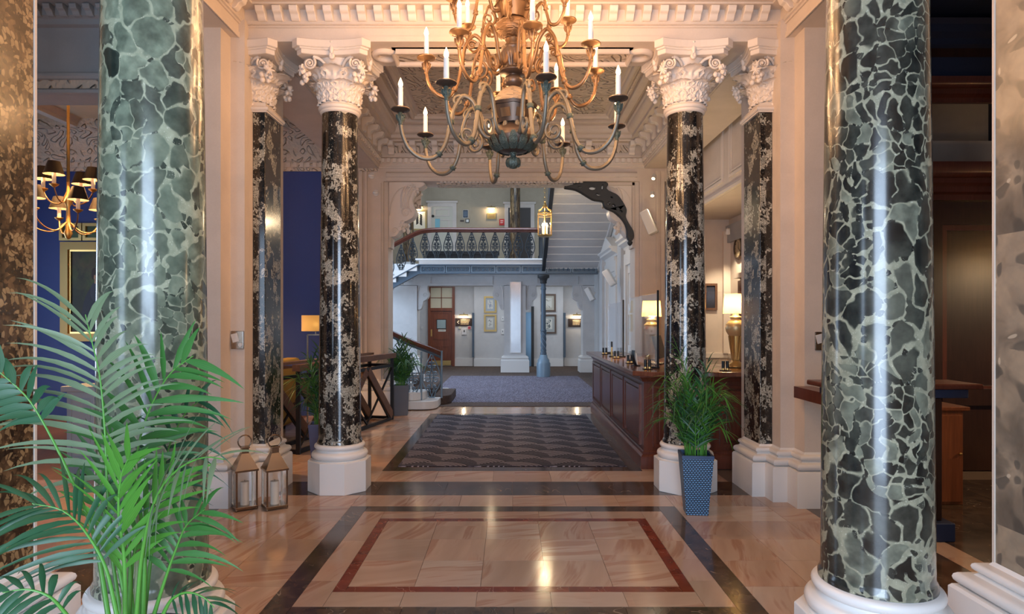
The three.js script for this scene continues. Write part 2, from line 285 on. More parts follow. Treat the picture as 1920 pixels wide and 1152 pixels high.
const M = {
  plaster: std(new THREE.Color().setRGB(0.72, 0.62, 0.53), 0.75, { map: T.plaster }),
  plasterGloss: std(new THREE.Color().setRGB(0.74, 0.66, 0.58), 0.45),
  relief: std(new THREE.Color().setRGB(0.62, 0.52, 0.42), 0.8, { bumpMap: T.relief, bumpScale: 0.07 }),
  white: std(new THREE.Color().setRGB(0.76, 0.74, 0.71), 0.35),
  hallWall: std(new THREE.Color().setRGB(0.68, 0.67, 0.66), 0.7, { map: T.plaster }),
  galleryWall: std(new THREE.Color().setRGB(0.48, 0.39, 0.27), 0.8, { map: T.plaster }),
  greyWall: std(new THREE.Color().setRGB(0.42, 0.43, 0.44), 0.8, { map: T.plaster }),
  blueWall: std(new THREE.Color().setRGB(0.02, 0.05, 0.22), 0.6),
  navy: std(new THREE.Color().setRGB(0.02, 0.028, 0.06), 0.5),
  teal: std(new THREE.Color().setRGB(0.09, 0.16, 0.15), 0.7),
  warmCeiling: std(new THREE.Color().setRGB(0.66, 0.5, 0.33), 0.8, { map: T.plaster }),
  greenA: phys(0xffffff, 0.2, { map: T.greenA, clearcoat: 0.35, clearcoatRoughness: 0.12 }),
  greenB: phys(0xffffff, 0.2, { map: T.greenB, clearcoat: 0.35, clearcoatRoughness: 0.12 }),
  speck: phys(0xffffff, 0.17, { map: T.speck, clearcoat: 0.35, clearcoatRoughness: 0.1 }),
  brown: phys(0xffffff, 0.22, { map: T.brown }),
  tan: phys(0xffffff, 0.3, { map: T.tan }),
  beige: phys(0xffffff, 0.13, { map: T.beige }),
  darkStone: phys(0xffffff, 0.12, { map: T.darkStone }),
  redStone: phys(0xffffff, 0.13, { map: T.redStone }),
  grout: std(0x6e5a4c, 0.9),
  mahogany: phys(new THREE.Color().setRGB(0.17, 0.05, 0.028), 0.28, { map: T.wood }),
  doorWood: phys(new THREE.Color().setRGB(0.33, 0.085, 0.028), 0.3, { map: T.wood }),
  darkWood: phys(new THREE.Color().setRGB(0.055, 0.022, 0.014), 0.3, { map: T.wood }),
  oak: std(new THREE.Color().setRGB(0.22, 0.11, 0.06), 0.5, { map: T.wood }),
  orangeWood: std(new THREE.Color().setRGB(0.3, 0.085, 0.025), 0.4, { map: T.wood }),
  black: std(0x0c0c0e, 0.4), blackMetal: std(0x15161a, 0.45, { metalness: 0.4 }),
  iron: std(new THREE.Color().setRGB(0.03, 0.034, 0.038), 0.55),
  ironBlue: std(new THREE.Color().setRGB(0.085, 0.12, 0.16), 0.45, { metalness: 0.3 }),
  ironLight: std(new THREE.Color().setRGB(0.2, 0.28, 0.35), 0.4, { metalness: 0.2 }),
  bronze: std(new THREE.Color().setRGB(0.2, 0.118, 0.062), 0.44, { metalness: 0.75 }),
  darkBronze: std(new THREE.Color().setRGB(0.12, 0.085, 0.065), 0.4, { metalness: 0.7 }),
  patina: std(new THREE.Color().setRGB(0.19, 0.165, 0.125), 0.48, { metalness: 0.6 }),
  verdigris: std(new THREE.Color().setRGB(0.1, 0.125, 0.105), 0.55, { metalness: 0.5, bumpMap: T.relief, bumpScale: 0.01 }),
  brass: std(new THREE.Color().setRGB(0.62, 0.4, 0.14), 0.28, { metalness: 0.95 }),
  gilt: std(new THREE.Color().setRGB(0.5, 0.36, 0.14), 0.42, { metalness: 0.7 }),
  chrome: std(new THREE.Color().setRGB(0.3, 0.235, 0.18), 0.22, { metalness: 1 }),
  candle: std(new THREE.Color().setRGB(0.8, 0.76, 0.7), 0.5),
  flame: new THREE.MeshStandardMaterial({ color: 0xfff0d0, emissive: new THREE.Color(1, 0.62, 0.3), emissiveIntensity: 9 }),
  bulb: new THREE.MeshStandardMaterial({ color: 0xfff6e0, emissive: new THREE.Color(1, 0.8, 0.52), emissiveIntensity: 6 }),
  glass: phys(0xffffff, 0.02, { transmission: 1, thickness: 0, ior: 1.45 }),
  tintGlass: phys(0xe6f2f4, 0.02, { transmission: 1, thickness: 0, ior: 1.5 }),
  leafGreen: std(new THREE.Color().setRGB(0.028, 0.125, 0.02), 0.55, { map: T.leaf, side: THREE.DoubleSide }),
  leafBright: std(new THREE.Color().setRGB(0.05, 0.19, 0.018), 0.55, { map: T.leaf, side: THREE.DoubleSide }),
  leafDark: std(new THREE.Color().setRGB(0.018, 0.08, 0.034), 0.45, { map: T.leaf, side: THREE.DoubleSide }),
  leafPale: std(new THREE.Color().setRGB(0.12, 0.175, 0.095), 0.5, { map: T.leaf, side: THREE.DoubleSide }),
  stem: std(new THREE.Color().setRGB(0.075, 0.25, 0.035), 0.42), stemDry: std(new THREE.Color().setRGB(0.25, 0.3, 0.15), 0.6),
  soil: std(0x1d1611, 1),
  bluePot: std(new THREE.Color().setRGB(0.03, 0.06, 0.13), 0.35), bluePotWeave: std(new THREE.Color().setRGB(0.12, 0.25, 0.42), 0.35),
  greyPot: std(new THREE.Color().setRGB(0.1, 0.12, 0.16), 0.6), plumPot: std(new THREE.Color().setRGB(0.1, 0.1, 0.18), 0.6),
  mustard: std(new THREE.Color().setRGB(0.36, 0.22, 0.04), 0.8),
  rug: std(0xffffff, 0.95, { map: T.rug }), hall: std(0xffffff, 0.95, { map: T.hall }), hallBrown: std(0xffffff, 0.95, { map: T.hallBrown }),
  shadeBlack: std(0x16100c, 0.8, { side: THREE.DoubleSide }),
  shadeGold: phys(new THREE.Color().setRGB(0.62, 0.4, 0.14), 0.9, { transmission: 0.35, thickness: 0, side: THREE.DoubleSide }),
  shadeCream: phys(new THREE.Color().setRGB(0.8, 0.6, 0.32), 0.9, { transmission: 0.4, thickness: 0, side: THREE.DoubleSide }),
  paleBlue: std(new THREE.Color().setRGB(0.42, 0.52, 0.62), 0.4),
  speaker: std(new THREE.Color().setRGB(0.78, 0.76, 0.72), 0.5),
  red: std(0xb3221c, 0.5),
  paper: std(0xe8e4da, 0.8),
  waxCandle: std(new THREE.Color().setRGB(0.8, 0.76, 0.66), 0.6),
  pane: phys(0xdfeaf0, 0.05, { transmission: 0.85, thickness: 0 }),
};
M.beigeB = phys(0xf6ece4, 0.13, { map: T.beige }); M.beigeC = phys(0xfff4ec, 0.13, { map: T.beige }); M.beigeD = phys(0xf0e9e3, 0.13, { map: T.beige });
// ---------------------------------------------------------------- the shell: floor, walls, ceilings
const rnd = rng(2024);
const prism = (pts, y0, y1) => metreUV(new THREE.ExtrudeGeometry(shapeOf(pts.map(([x, d]) => [x, d])), { depth: y1 - y0, bevelEnabled: false }).rotateX(-PI / 2).translate(0, y0, 0));
const flip = (pts, s) => pts.map(([x, d]) => [x * s, d]);

const floor = struct('floor', [box(-9.2, 7.2, -0.3, -0.012, -1.8, 23.2)], M.grout, 'polished pink beige marble floor with dark and red stone bands', 'floor');
function tile(name, x0, x1, d0, d1, m, turn = false, s = 1) {
  const g = 0.0012; let b = new THREE.BoxGeometry(x1 - x0 - 2 * g, 0.012, d1 - d0 - 2 * g);
  b = metreUV(b, s, rnd() * 5, rnd() * 5, turn).translate((x0 + x1) / 2, -0.006, -(d0 + d1) / 2);
  if (m === M.beige) m = [M.beige, M.beigeB, M.beigeC, M.beigeD][Math.floor(rnd() * 4)];
  return mesh(name, b, m, floor);
}
const cuts = (a, b, n) => Array.from({ length: n + 1 }, (_, i) => lerp(a, b, i / n));
function field(name, xs, ds, m) { for (let j = 0; j < ds.length - 1; j++) for (let i = 0; i < xs.length - 1; i++) tile(name, xs[i], xs[i + 1], ds[j], ds[j + 1], m, rnd() < 0.5); }
// the framed panel under the chandelier
field('marble_tile', cuts(-1.024, 1.024, 5), [3.956, 4.383, 4.81, 5.238], M.beige);
for (const s of [-1, 1]) {
  const o = (a, b, d0, d1, n, nm, m) => tile(nm, Math.min(a * s, b * s), Math.max(a * s, b * s), d0, d1, m, true);
  const rows = cuts(3.878, 5.313, 4); for (let i = 0; i < 4; i++) o(1.024, 1.10, rows[i], rows[i + 1], 0, 'red_border_tile', M.redStone);
  const r2 = cuts(3.677, 5.506, 5); for (let i = 0; i < 5; i++) o(1.10, 1.277, r2[i], r2[i + 1], 0, 'marble_strip', M.beige);
  const r3 = cuts(3.52, 5.657, 4); for (let i = 0; i < 4; i++) o(1.277, 1.43, r3[i], r3[i + 1], 0, 'dark_border_tile', M.darkStone);
}
for (const [d0, d1] of [[3.878, 3.956], [5.238, 5.313]]) for (const [a, b] of [[-1.024, -0.34], [-0.34, 0.34], [0.34, 1.024]]) tile('red_border_tile', a, b, d0, d1, M.redStone);
for (const [d0, d1] of [[3.677, 3.878], [5.313, 5.506]]) { const c = cuts(-1.10, 1.10, 5); for (let i = 0; i < 5; i++) tile('marble_strip', c[i], c[i + 1], d0, d1, M.beige); }
for (const [d0, d1] of [[3.52, 3.677], [5.506, 5.657]]) { const c = cuts(-1.277, 1.277, 4); for (let i = 0; i < 4; i++) tile('dark_border_tile', c[i], c[i + 1], d0, d1, M.darkStone); }
field('marble_tile', cuts(-1.43, 1.43, 6), [2.6, 3.1, 3.52], M.beige);
field('marble_strip', cuts(-1.43, 1.43, 6), [5.657, 6.015], M.beige);
for (const s of [-1, 1]) {
  const ds = [2.675, 3.102, 3.529, 3.956, 4.383, 4.81, 5.237, 5.657, 6.015], xs = s > 0 ? [1.43, 1.84, 2.25, 2.56] : [-2.56, -2.25, -1.84, -1.43];
  field('marble_tile', xs, ds, M.beige);
  const a = cuts(2.675, 6.2, 6);
  for (let i = 0; i < 6; i++) tile('dark_border_tile', s > 0 ? 2.56 : -3.0, s > 0 ? 3.0 : -2.56, a[i], a[i + 1], M.darkStone, true);
  for (let i = 0; i < 6; i++) tile('marble_strip', s > 0 ? 3.0 : -3.2, s > 0 ? 3.2 : -3.0, a[i], a[i + 1], M.beige, true);
  field(s > 0 ? 'dark_floor_tile' : 'marble_tile', s > 0 ? cuts(3.2, 5.6, 4) : cuts(-5.6, -3.2, 5), cuts(3.1, 6.6, 6), s > 0 ? M.darkStone : M.beige);
}
{ const c = cuts(-2.6, 2.6, 8); for (let i = 0; i < 8; i++) tile('dark_band_tile', c[i], c[i + 1], 6.015, 6.52, M.darkStone); }
field('marble_strip', cuts(-2.6, 2.2, 8), [6.52, 6.98], M.beige);
field('marble_tile', cuts(-3.48, -1.42, 5), cuts(6.98, 11.25, 10), M.beige);
{ const c = cuts(6.98, 11.25, 7); for (let i = 0; i < 7; i++) { tile('dark_border_tile', -1.42, -1.285, c[i], c[i + 1], M.darkStone, true); tile('dark_border_tile', 1.285, 1.42, c[i], c[i + 1], M.darkStone, true); tile('marble_strip', 1.42, 1.6, c[i], c[i + 1], M.beige, true); } }
for (const [a, b] of [[-1.285, -0.43], [-0.43, 0.43], [0.43, 1.285]]) for (const [d0, d1] of [[6.98, 7.19], [11.05, 11.25]]) tile('dark_border_tile', a, b, d0, d1, M.darkStone);
field('marble_strip', cuts(-1.9, 1.6, 6), [11.25, 12.15], M.beige);
mesh('beige_paving', [box(-9, 7, -0.012, -0.0005, -1.4, 2.6)], M.beige, floor);
mesh('lounge_paving', [box(-9, -5.6, -0.012, -0.0005, 2.6, 6.6), box(-9, -3.48, -0.012, -0.0005, 6.6, 11.2)], M.oak, floor);

// carpets
const rug = mesh('rug', rboxAt(-1.285, 1.285, -0.01, 0.008, 7.19, 11.05, 0.003), M.rug); rug.userData = { label: 'dark plum rug with pale wave crests set into the dark stone border', category: 'rug' };
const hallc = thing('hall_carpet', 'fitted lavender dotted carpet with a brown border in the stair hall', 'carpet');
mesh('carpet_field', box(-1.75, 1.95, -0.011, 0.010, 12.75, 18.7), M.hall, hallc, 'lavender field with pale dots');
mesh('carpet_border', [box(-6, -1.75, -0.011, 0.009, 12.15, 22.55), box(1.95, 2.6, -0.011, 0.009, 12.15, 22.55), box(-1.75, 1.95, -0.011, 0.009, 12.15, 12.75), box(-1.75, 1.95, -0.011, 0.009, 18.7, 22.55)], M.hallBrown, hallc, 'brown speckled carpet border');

// outer walls
struct('wall_entrance', [box(-9.2, -5.5, 0, 5.6, -1.4, -1.65), box(-4.0, -1.15, 0, 5.6, -1.4, -1.65), box(-5.5, -4.0, 0, 1.1, -1.4, -1.65), box(-5.5, -4.0, 3.5, 5.6, -1.4, -1.65), box(0.85, 7.2, 0, 5.6, -1.4, -1.65), box(-1.15, 0.85, 3.5, 5.6, -1.4, -1.65)], M.plaster, 'plaster entrance wall around the glazed doors', 'wall');
{ const g = struct('door_1', null, null, 'glazed entrance doors with mahogany frames', 'door');
  mesh('frame', [box(-1.15, -1.06, 0, 3.5, -1.45, -1.55), box(0.76, 0.85, 0, 3.5, -1.45, -1.55), box(-1.06, 0.76, 3.42, 3.5, -1.45, -1.55), box(-1.06, 0.76, 2.3, 2.38, -1.45, -1.55), box(-0.2, -0.1, 0, 2.3, -1.45, -1.55)], M.mahogany, g);
  for (const [a, b, y0, y1] of [[-1.06, -0.2, 0.02, 2.3], [-0.1, 0.76, 0.02, 2.3], [-1.06, 0.76, 2.38, 3.42]]) mesh('pane', box(a, b, y0, y1, -1.49, -1.5), M.pane, g); }
struct('wall_left', [box(-9.2, -9, 0, 5.6, -1.65, 7.8), box(-9.2, -9, 0, 5.6, 9.4, 11.5), box(-9.2, -9, 0, 0.8, 7.8, 9.4), box(-9.2, -9, 3.2, 5.6, 7.8, 9.4)], M.blueWall, 'dark blue lounge wall with an added window opening', 'wall');
{ const g = struct('window_1', null, null, 'added sash window out of view in the blue lounge wall', 'window');  // added window, unseen, gives the lounge its fill
  mesh('frame', [box(-9.15, -9.05, 0.8, 3.2, 7.8, 7.88), box(-9.15, -9.05, 0.8, 3.2, 9.32, 9.4), box(-9.15, -9.05, 0.8, 0.88, 7.8, 9.4), box(-9.15, -9.05, 3.12, 3.2, 7.8, 9.4), box(-9.15, -9.05, 1.96, 2.04, 7.8, 9.4)], M.white, g);
  mesh('pane', box(-9.11, -9.1, 0.88, 1.96, 7.88, 9.32), M.pane, g); mesh('pane', box(-9.11, -9.1, 2.04, 3.12, 7.88, 9.32), M.pane, g); }
struct('wall_right', [box(7, 7.2, 0, 5.6, -1.65, 11.5)], M.navy, 'dark bar wall', 'wall');
struct('ceiling', [box(-3.0, 3.0, 5.35, 5.6, -1.65, 6.0)], M.plaster, 'cream ceiling over the entrance bay', 'ceiling');
struct('ceiling_aisle_left', [box(-9.2, -3.0, 4.86, 5.1, -1.65, 6.2)], M.teal, 'teal painted aisle ceiling', 'ceiling');
struct('ceiling_aisle_right', [box(3.0, 7.2, 4.91, 5.1, -1.65, 9.6)], M.navy, 'dark blue aisle ceiling over the bar', 'ceiling');

// side beams of the first bay, cross beam on the middle columns
const scrollDentil = (() => { const s = splineShape([[0, 0], [0.02, -0.004], [0.04, 0.01], [0.06, 0.04], [0.09, 0.055], [0.10, 0.075], [0.10, 0.1], [0, 0.1], [0, 0.05]], 36); return extrude(s, 0.07, 0.004, 4).translate(0, 0, -0.035).rotateY(-PI / 2); })();   // points out along +z
const beam1 = struct('trim_1', [box(-3.0, 3.0, 4.25, 5.4, 5.99, 6.53)], M.plaster, 'peach plaster cross beam with bracket cornice above the two middle capitals', 'beam');
struct('trim_2', [box(-3.0, -2.535, 4.255, 5.4, -1.4, 5.98)], M.plaster, 'plaster beam running from the stepped pier over the lounge side', 'beam');
struct('trim_3', [box(2.535, 3.0, 4.255, 5.4, -1.4, 5.98)], M.plaster, 'plaster beam running from the stepped pier over the bar side', 'beam');
const cornice1 = [[0, 0], [0.012, 0], [0.012, 0.05], [0, 0.05], [0, 0.13], [0.014, 0.13], [0.022, 0.14], [0.014, 0.15], [0.03, 0.155], [0.03, 0.175], [0.035, 0.18], [0.035, 0.285], [0.15, 0.285], [0.155, 0.29], [0.155, 0.30], ...arc(0.28, 0.3, 0.0, 0, 0, 1), [0.34, 0.30], [0.34, 0.37], [0.36, 0.38], ...arc(0.36, 0.46, 0.08, -90, 0, 5), [0.46, 0.48], [0.46, 0.52], [0, 0.52]];
const U1 = [[-2.53, 1.4], [-2.53, -5.99], [2.53, -5.99], [2.53, 1.4]];
mesh('cornice', sweep(cornice1, U1, { y: 4.25 }), M.plaster, beam1);
for (let i = 0; i < 31; i++) { const b = mesh('bracket', scrollDentil, M.plasterGloss, beam1); b.position.set(-2.32 + i * 0.1547, 4.43, -5.955); }
for (const s of [-1, 1]) for (let i = 0; i < 8; i++) { const b = mesh('bracket', scrollDentil, M.plasterGloss, beam1); b.position.set(s * 2.495, 4.43, -5.72 + i * 0.1547); b.rotation.y = s < 0 ? PI / 2 : -PI / 2; }
{ // carved soffit of the cross beam
  mesh('soffit_panel', box(-1.12, 1.12, 4.222, 4.25, 6.14, 6.38), M.relief, beam1, 'carved foliage strip under the beam');
  mesh('soffit_moulding', sweep([[0, 0], [0.035, 0], [0.035, -0.03], ...arc(0, -0.03, 0.035, 0, -90, 5), [0, -0.065]], [[-1.16, -6.10], [-1.16, -6.42], [1.16, -6.42], [1.16, -6.10]], { y: 4.25, closed: true }), M.plaster, beam1);
  for (const x of [-1.24, 1.24]) { const t = mesh('soffit_roundel', new THREE.TorusGeometry(0.1, 0.035, 10, 28).rotateX(PI / 2), M.plaster, beam1); t.position.set(x, 4.24, -6.26); }
}
// stepped piers with the pier bases
const baseProfile = [[0.115, 0], [0.115, 0.30], [0.105, 0.315], [0.085, 0.32], ...arc(0.075, 0.352, 0.03, -90, 90, 6), [0.05, 0.385], [0.035, 0.40], ...arc(0.035, 0.425, 0.022, -90, 90, 6), [0.012, 0.452], [0, 0.47]];
for (const s of [-1, 1]) {
  const p = struct('wall_pier_' + (s < 0 ? 'left' : 'right'), [prism(flip([[2.47, 6.68], [2.47, 5.9], [2.60, 5.9], [2.60, 5.7], [3.2, 5.7], [3.2, 6.9], [2.47, 6.9]], s), 0, 4.42)], M.plaster, `pink plaster stepped pier beside the ${s < 0 ? 'blue lounge' : 'reception desk'}`, 'pier');
  let path = [[2.35, -6.5], [2.35, -6.08], [2.47, -6.08], [2.47, -5.9], [2.60, -5.9], [2.60, -5.7], [3.2, -5.7], [3.2, -6.6]].map(([x, z]) => [x * s, z]);
  mesh('base_moulding', sweep(baseProfile, path, { side: s }), M.white, p);
  mesh('base_core', box(Math.min(s * 2.36, s * 2.5), Math.max(s * 2.36, s * 2.5), 0, 0.46, 6.09, 6.5), M.white, p);
}
// lounge: end wall with lintel, blue back wall, warm ceiling
{ const w = struct('wall_lounge_lintel', [box(-9, -3.2, 3.83, 4.9, 6.2, 6.5), box(-9, -8.2, 0, 3.83, 6.2, 6.5)], M.greyWall, 'grey plaster wall over the wide lounge opening', 'wall');
  mesh('cornice', sweep([[0, 0], [0.06, 0], [0.06, 0.03], [0.03, 0.05], [0.03, 0.13], ...arc(0.03, 0.17, 0.04, -90, 90, 5), [0, 0.22]], [[-9, -6.2], [-3.2, -6.2]], { y: 3.83 }), M.greyWall, w);
  mesh('carved_band', box(-9, -3.2, 3.88, 3.96, 6.16, 6.2), M.relief, w, 'carved foliage band');
  mesh('cornice', sweep([[0, 0], [0.05, 0.01], [0.05, 0.06], [0.09, 0.08], [0.09, 0.16], [0.2, 0.17], [0.2, 0.22], ...arc(0.2, 0.3, 0.08, -90, 0, 5), [0.28, 0.33], [0, 0.33]], [[-9, -6.2], [-3.2, -6.2]], { y: 4.48 }), M.greyWall, w);
  for (let i = 0; i < 22; i++) { const b = mesh('bracket', scrollDentil, M.greyWall, w); b.position.set(-5.9 + i * 0.125, 4.55, -6.12); b.scale.setScalar(0.85); } }
{ const w = struct('wall_lounge_back', [box(-9.2, -2.62, 0, 5.2, 11.0, 11.2)], M.blueWall, 'royal blue back wall of the lounge', 'wall');
  mesh('cornice', sweep([[0, 0], [0.03, 0], [0.03, 0.05], [0.06, 0.06], [0.06, 0.14], [0.12, 0.16], ...arc(0.5, 0.24, 0.34, 180, 110, 8).map(([a, b]) => [a, b + 0.02]), [0.5, 0.62], [0.5, 0.76], [0, 0.76]], [[-9, -11], [-2.3, -11]], { y: 4.2 }), M.relief, w);
  const d = merge(Array.from({ length: 60 }, (_, i) => box(-8.9 + i * 0.11, -8.84 + i * 0.11, 4.26, 4.34, 10.93, 10.98))); mesh('dentil_row', d, M.plaster, w); }
{ const c = struct('ceiling_lounge', [box(-9.2, -2.8, 4.96, 5.2, 6.5, 11.2)], M.warmCeiling, 'warm lit cream lounge ceiling with moulded ribs', 'ceiling');
  for (const [x, d0, d1] of [[-4.9, 6.5, 10.5], [-7.2, 6.5, 10.5]]) mesh('rib', sweep([[0.12, 0], [0.1, -0.05], [0.06, -0.08], [0.06, -0.14], [-0.06, -0.14], [-0.06, -0.08], [-0.1, -0.05], [-0.12, 0]], [[x, -d0], [x, -d1]], { y: 4.96 }), M.plaster, c);
  for (const z of [-7.2, -9.0]) mesh('rib', sweep([[0.1, 0], [0.08, -0.05], [0.05, -0.1], [-0.05, -0.1], [-0.08, -0.05], [-0.1, 0]], [[-8.9, z], [-2.8, z]], { y: 4.96 }), M.plaster, c); }

// second bay: ceiling, side beams, cornice
{ const c = struct('ceiling_bay', [box(-2.9, 3.05, 4.94, 5.4, 6.53, 11.5)], M.plaster, 'coffered ceiling with carved panel over the rug bay', 'ceiling');
  mesh('carved_panel', box(-1.45, 1.45, 4.915, 4.94, 7.3, 10.15), M.relief, c, 'plaster panel of scrolling foliage');
  const ring = (x, d0, d1) => [[-x, -d0], [x, -d0], [x, -d1], [-x, -d1]];
  mesh('panel_moulding', sweep([[0, 0], [0.02, -0.02], [0.05, -0.02], ...arc(0.09, -0.02, 0.04, 180, 360, 6), [0.15, -0.015], [0.15, 0]], ring(1.5, 7.22, 10.22), { y: 4.94, closed: true }), M.plaster, c);
  mesh('panel_moulding', sweep([[0, 0], [0, -0.05], [0.03, -0.07], [0.1, -0.07], [0.14, -0.03], [0.2, -0.02], [0.2, 0]], ring(1.74, 7.0, 10.46), { y: 4.94, closed: true }), M.plaster, c);
  const eg = new THREE.SphereGeometry(0.022, 6, 4).scale(1, 0.9, 1.3), eggs = [];
  for (let i = 0; i < 56; i++) for (const s of [-1, 1]) eggs.push(eg.clone().translate(s * 1.69, 4.93, -7.1 - i * 0.06));
  mesh('egg_moulding', eggs, M.plaster, c).userData.kind = 'stuff'; }
const bayCornice = [[0, 0], [0.02, 0], [0.02, 0.03], [0.035, 0.04], [0.035, 0.06], [0.05, 0.075], [0.05, 0.16], [0.09, 0.175], [0.09, 0.205], [0.07, 0.21], [0.07, 0.42], [0.2, 0.42], [0.21, 0.44], [0.28, 0.45], [0.28, 0.50], [0.3, 0.51], ...arc(0.3, 0.59, 0.08, -90, 0, 5), [0.4, 0.61], [0.4, 0.66], [0.52, 0.69], [0, 0.69]];
const modillion = (() => { const s = splineShape([[0, 0], [0.03, -0.005], [0.05, 0.02], [0.045, 0.08], [0.08, 0.12], [0.14, 0.13], [0.16, 0.16], [0.16, 0.2], [0, 0.2], [0, 0.1]], 40); return extrude(s, 0.09, 0.006, 4).translate(0, 0, -0.045).rotateY(-PI / 2); })();
const smallDentil = new THREE.BoxGeometry(0.055, 0.07, 0.035);
{ const t = struct('trim_4', [box(-2.9, -2.3, 4.25, 5.2, 6.5, 11.1), box(2.3, 2.9, 4.25, 5.2, 6.5, 11.1), box(-2.9, 2.9, 4.03, 5.2, 11.0, 11.5)], M.plaster, 'plaster beams and bracketed cornice around the rug bay', 'cornice');
  mesh('cornice', sweep(bayCornice, [[-2.3, -6.53], [2.3, -6.53], [2.3, -11], [-2.3, -11]], { y: 4.25, closed: true, side: -1 }), M.plaster, t);
  const dent = []; for (let x = -2.2; x <= 2.21; x += 0.1) dent.push(smallDentil.clone().translate(x, 4.375, -10.935)); for (let z = -10.85; z <= -6.7; z += 0.1) for (const s of [-1, 1]) dent.push(smallDentil.clone().rotateY(PI / 2).translate(s * 2.235, 4.375, z));
  mesh('dentil_row', dent, M.plasterGloss, t).userData.kind = 'stuff';
  for (let i = 0; i < 12; i++) { const b = mesh('bracket', modillion, M.plasterGloss, t); b.position.set(-2.05 + i * 0.3727, 4.47, -10.93); }
  for (const s of [-1, 1]) for (let i = 0; i < 11; i++) { const b = mesh('bracket', modillion, M.plasterGloss, t); b.position.set(s * 2.23, 4.47, -10.7 + i * 0.38); b.rotation.y = s < 0 ? PI / 2 : -PI / 2; }
  for (let i = 0; i < 11; i++) { const b = mesh('carved_panel', box(-0.13, 0.13, 0, 0.13, -0.005, 0.01), M.relief, t); b.position.set(-1.865 + i * 0.3727, 4.5, -10.925); }
  // the architrave over the stair hall opening
  mesh('soffit_panel', box(-1.3, 1.3, 4.0, 4.035, 11.1, 11.4), M.relief, t, 'carved foliage strip under the beam');
  mesh('architrave', sweep([[0, 0], [0.03, 0], [0.03, 0.06], [0.05, 0.07], [0.05, 0.13], [0.02, 0.16], [0, 0.16]], [[-2.15, -11], [2.15, -11]], { y: 4.03 }), M.plaster, t);
  const rope = []; for (let i = 0; i < 40; i++) rope.push(new THREE.SphereGeometry(0.03, 6, 4).scale(1.2, 0.6, 0.8).translate(-1.2 + i * 0.0615, 4.02, -11.0)); mesh('bead_row', rope, M.plasterGloss, t).userData.kind = 'stuff'; }
// posts at the hall opening
for (const s of [-1, 1]) {
  const p = struct('wall_post_' + (s < 0 ? 'left' : 'right'), [prism(flip([[2.13, 11.5], [2.13, 11.05], [2.2, 11.05], [2.2, 11.0], [2.62, 11.0], [2.62, 11.5]], s), 0, 4.03)], M.plaster, `moulded plaster post at the hall opening on the ${s < 0 ? 'staircase' : 'reception desk'} side`, 'post');
  mesh('strip', [box(...[s * 2.24, s * 2.28].sort((a, b) => a - b), 0.5, 4.0, 10.975, 11.0), box(...[s * 2.48, s * 2.52].sort((a, b) => a - b), 0.5, 4.2, 10.97, 11.0), box(...[s * 2.56, s * 2.62].sort((a, b) => a - b), 0.5, 4.2, 10.96, 11.0)], M.plaster, p);
  mesh('base_moulding', sweep(baseProfile.map(([a, b]) => [a * 0.8, b * 1.35]), [[2.13 * s, -11.5], [2.13 * s, -11.0], [2.62 * s, -11.0]], { side: s }), M.white, p);
}
// reception alcove
struct('wall_reception_side', [box(3.84, 4.0, 0, 3.5, 6.7, 11.5)], M.plaster, 'cream side wall of the reception alcove', 'wall');
struct('wall_reception_back', [box(2.62, 4.0, 0, 5.2, 11.3, 11.5), box(3.2, 4.0, 0, 5.2, 6.7, 6.9)], M.plaster, 'cream back wall of the reception alcove', 'wall');
{ const w = struct('wall_reception_upper', [box(3.0, 4.0, 3.42, 5.2, 6.9, 11.3)], M.plaster, 'cream panelled bulkhead over the reception alcove', 'wall');
  for (const [a, b] of [[7.0, 8.8], [9.06, 11.15]]) {
    const f = (x0, x1, y0, y1, d0, d1) => box(x0, x1, y0, y1, d0, d1);
    mesh('panel_moulding', [f(2.975, 3.0, 3.6, 3.64, a, b), f(2.975, 3.0, 4.78, 4.82, a, b), f(2.975, 3.0, 3.64, 4.78, a, a + 0.04), f(2.975, 3.0, 3.64, 4.78, b - 0.04, b), f(2.985, 3.0, 3.67, 4.75, a + 0.07, a + 0.09), f(2.985, 3.0, 3.67, 4.75, b - 0.09, b - 0.07), f(2.985, 3.0, 3.67, 3.69, a + 0.09, b - 0.09)], M.plasterGloss, w);
  }
  mesh('lower_moulding', sweep([[0, 0], [0.05, 0], [0.05, 0.04], [0.02, 0.06], [0.02, 0.09], [0, 0.1]], [[3.0, -11.3], [3.0, -6.9]], { y: 3.42 }), M.plasterGloss, w);
  mesh('picture_rail', box(3.78, 3.84, 3.0, 3.3, 6.9, 11.3), M.greyWall, w, 'grey lighting rail');
  mesh('dado', [box(3.8, 3.84, 0.98, 1.06, 6.9, 11.3), box(2.62, 3.84, 0.98, 1.06, 11.26, 11.3), box(3.82, 3.84, 0.05, 0.98, 6.9, 11.3)], M.plasterGloss, w); }
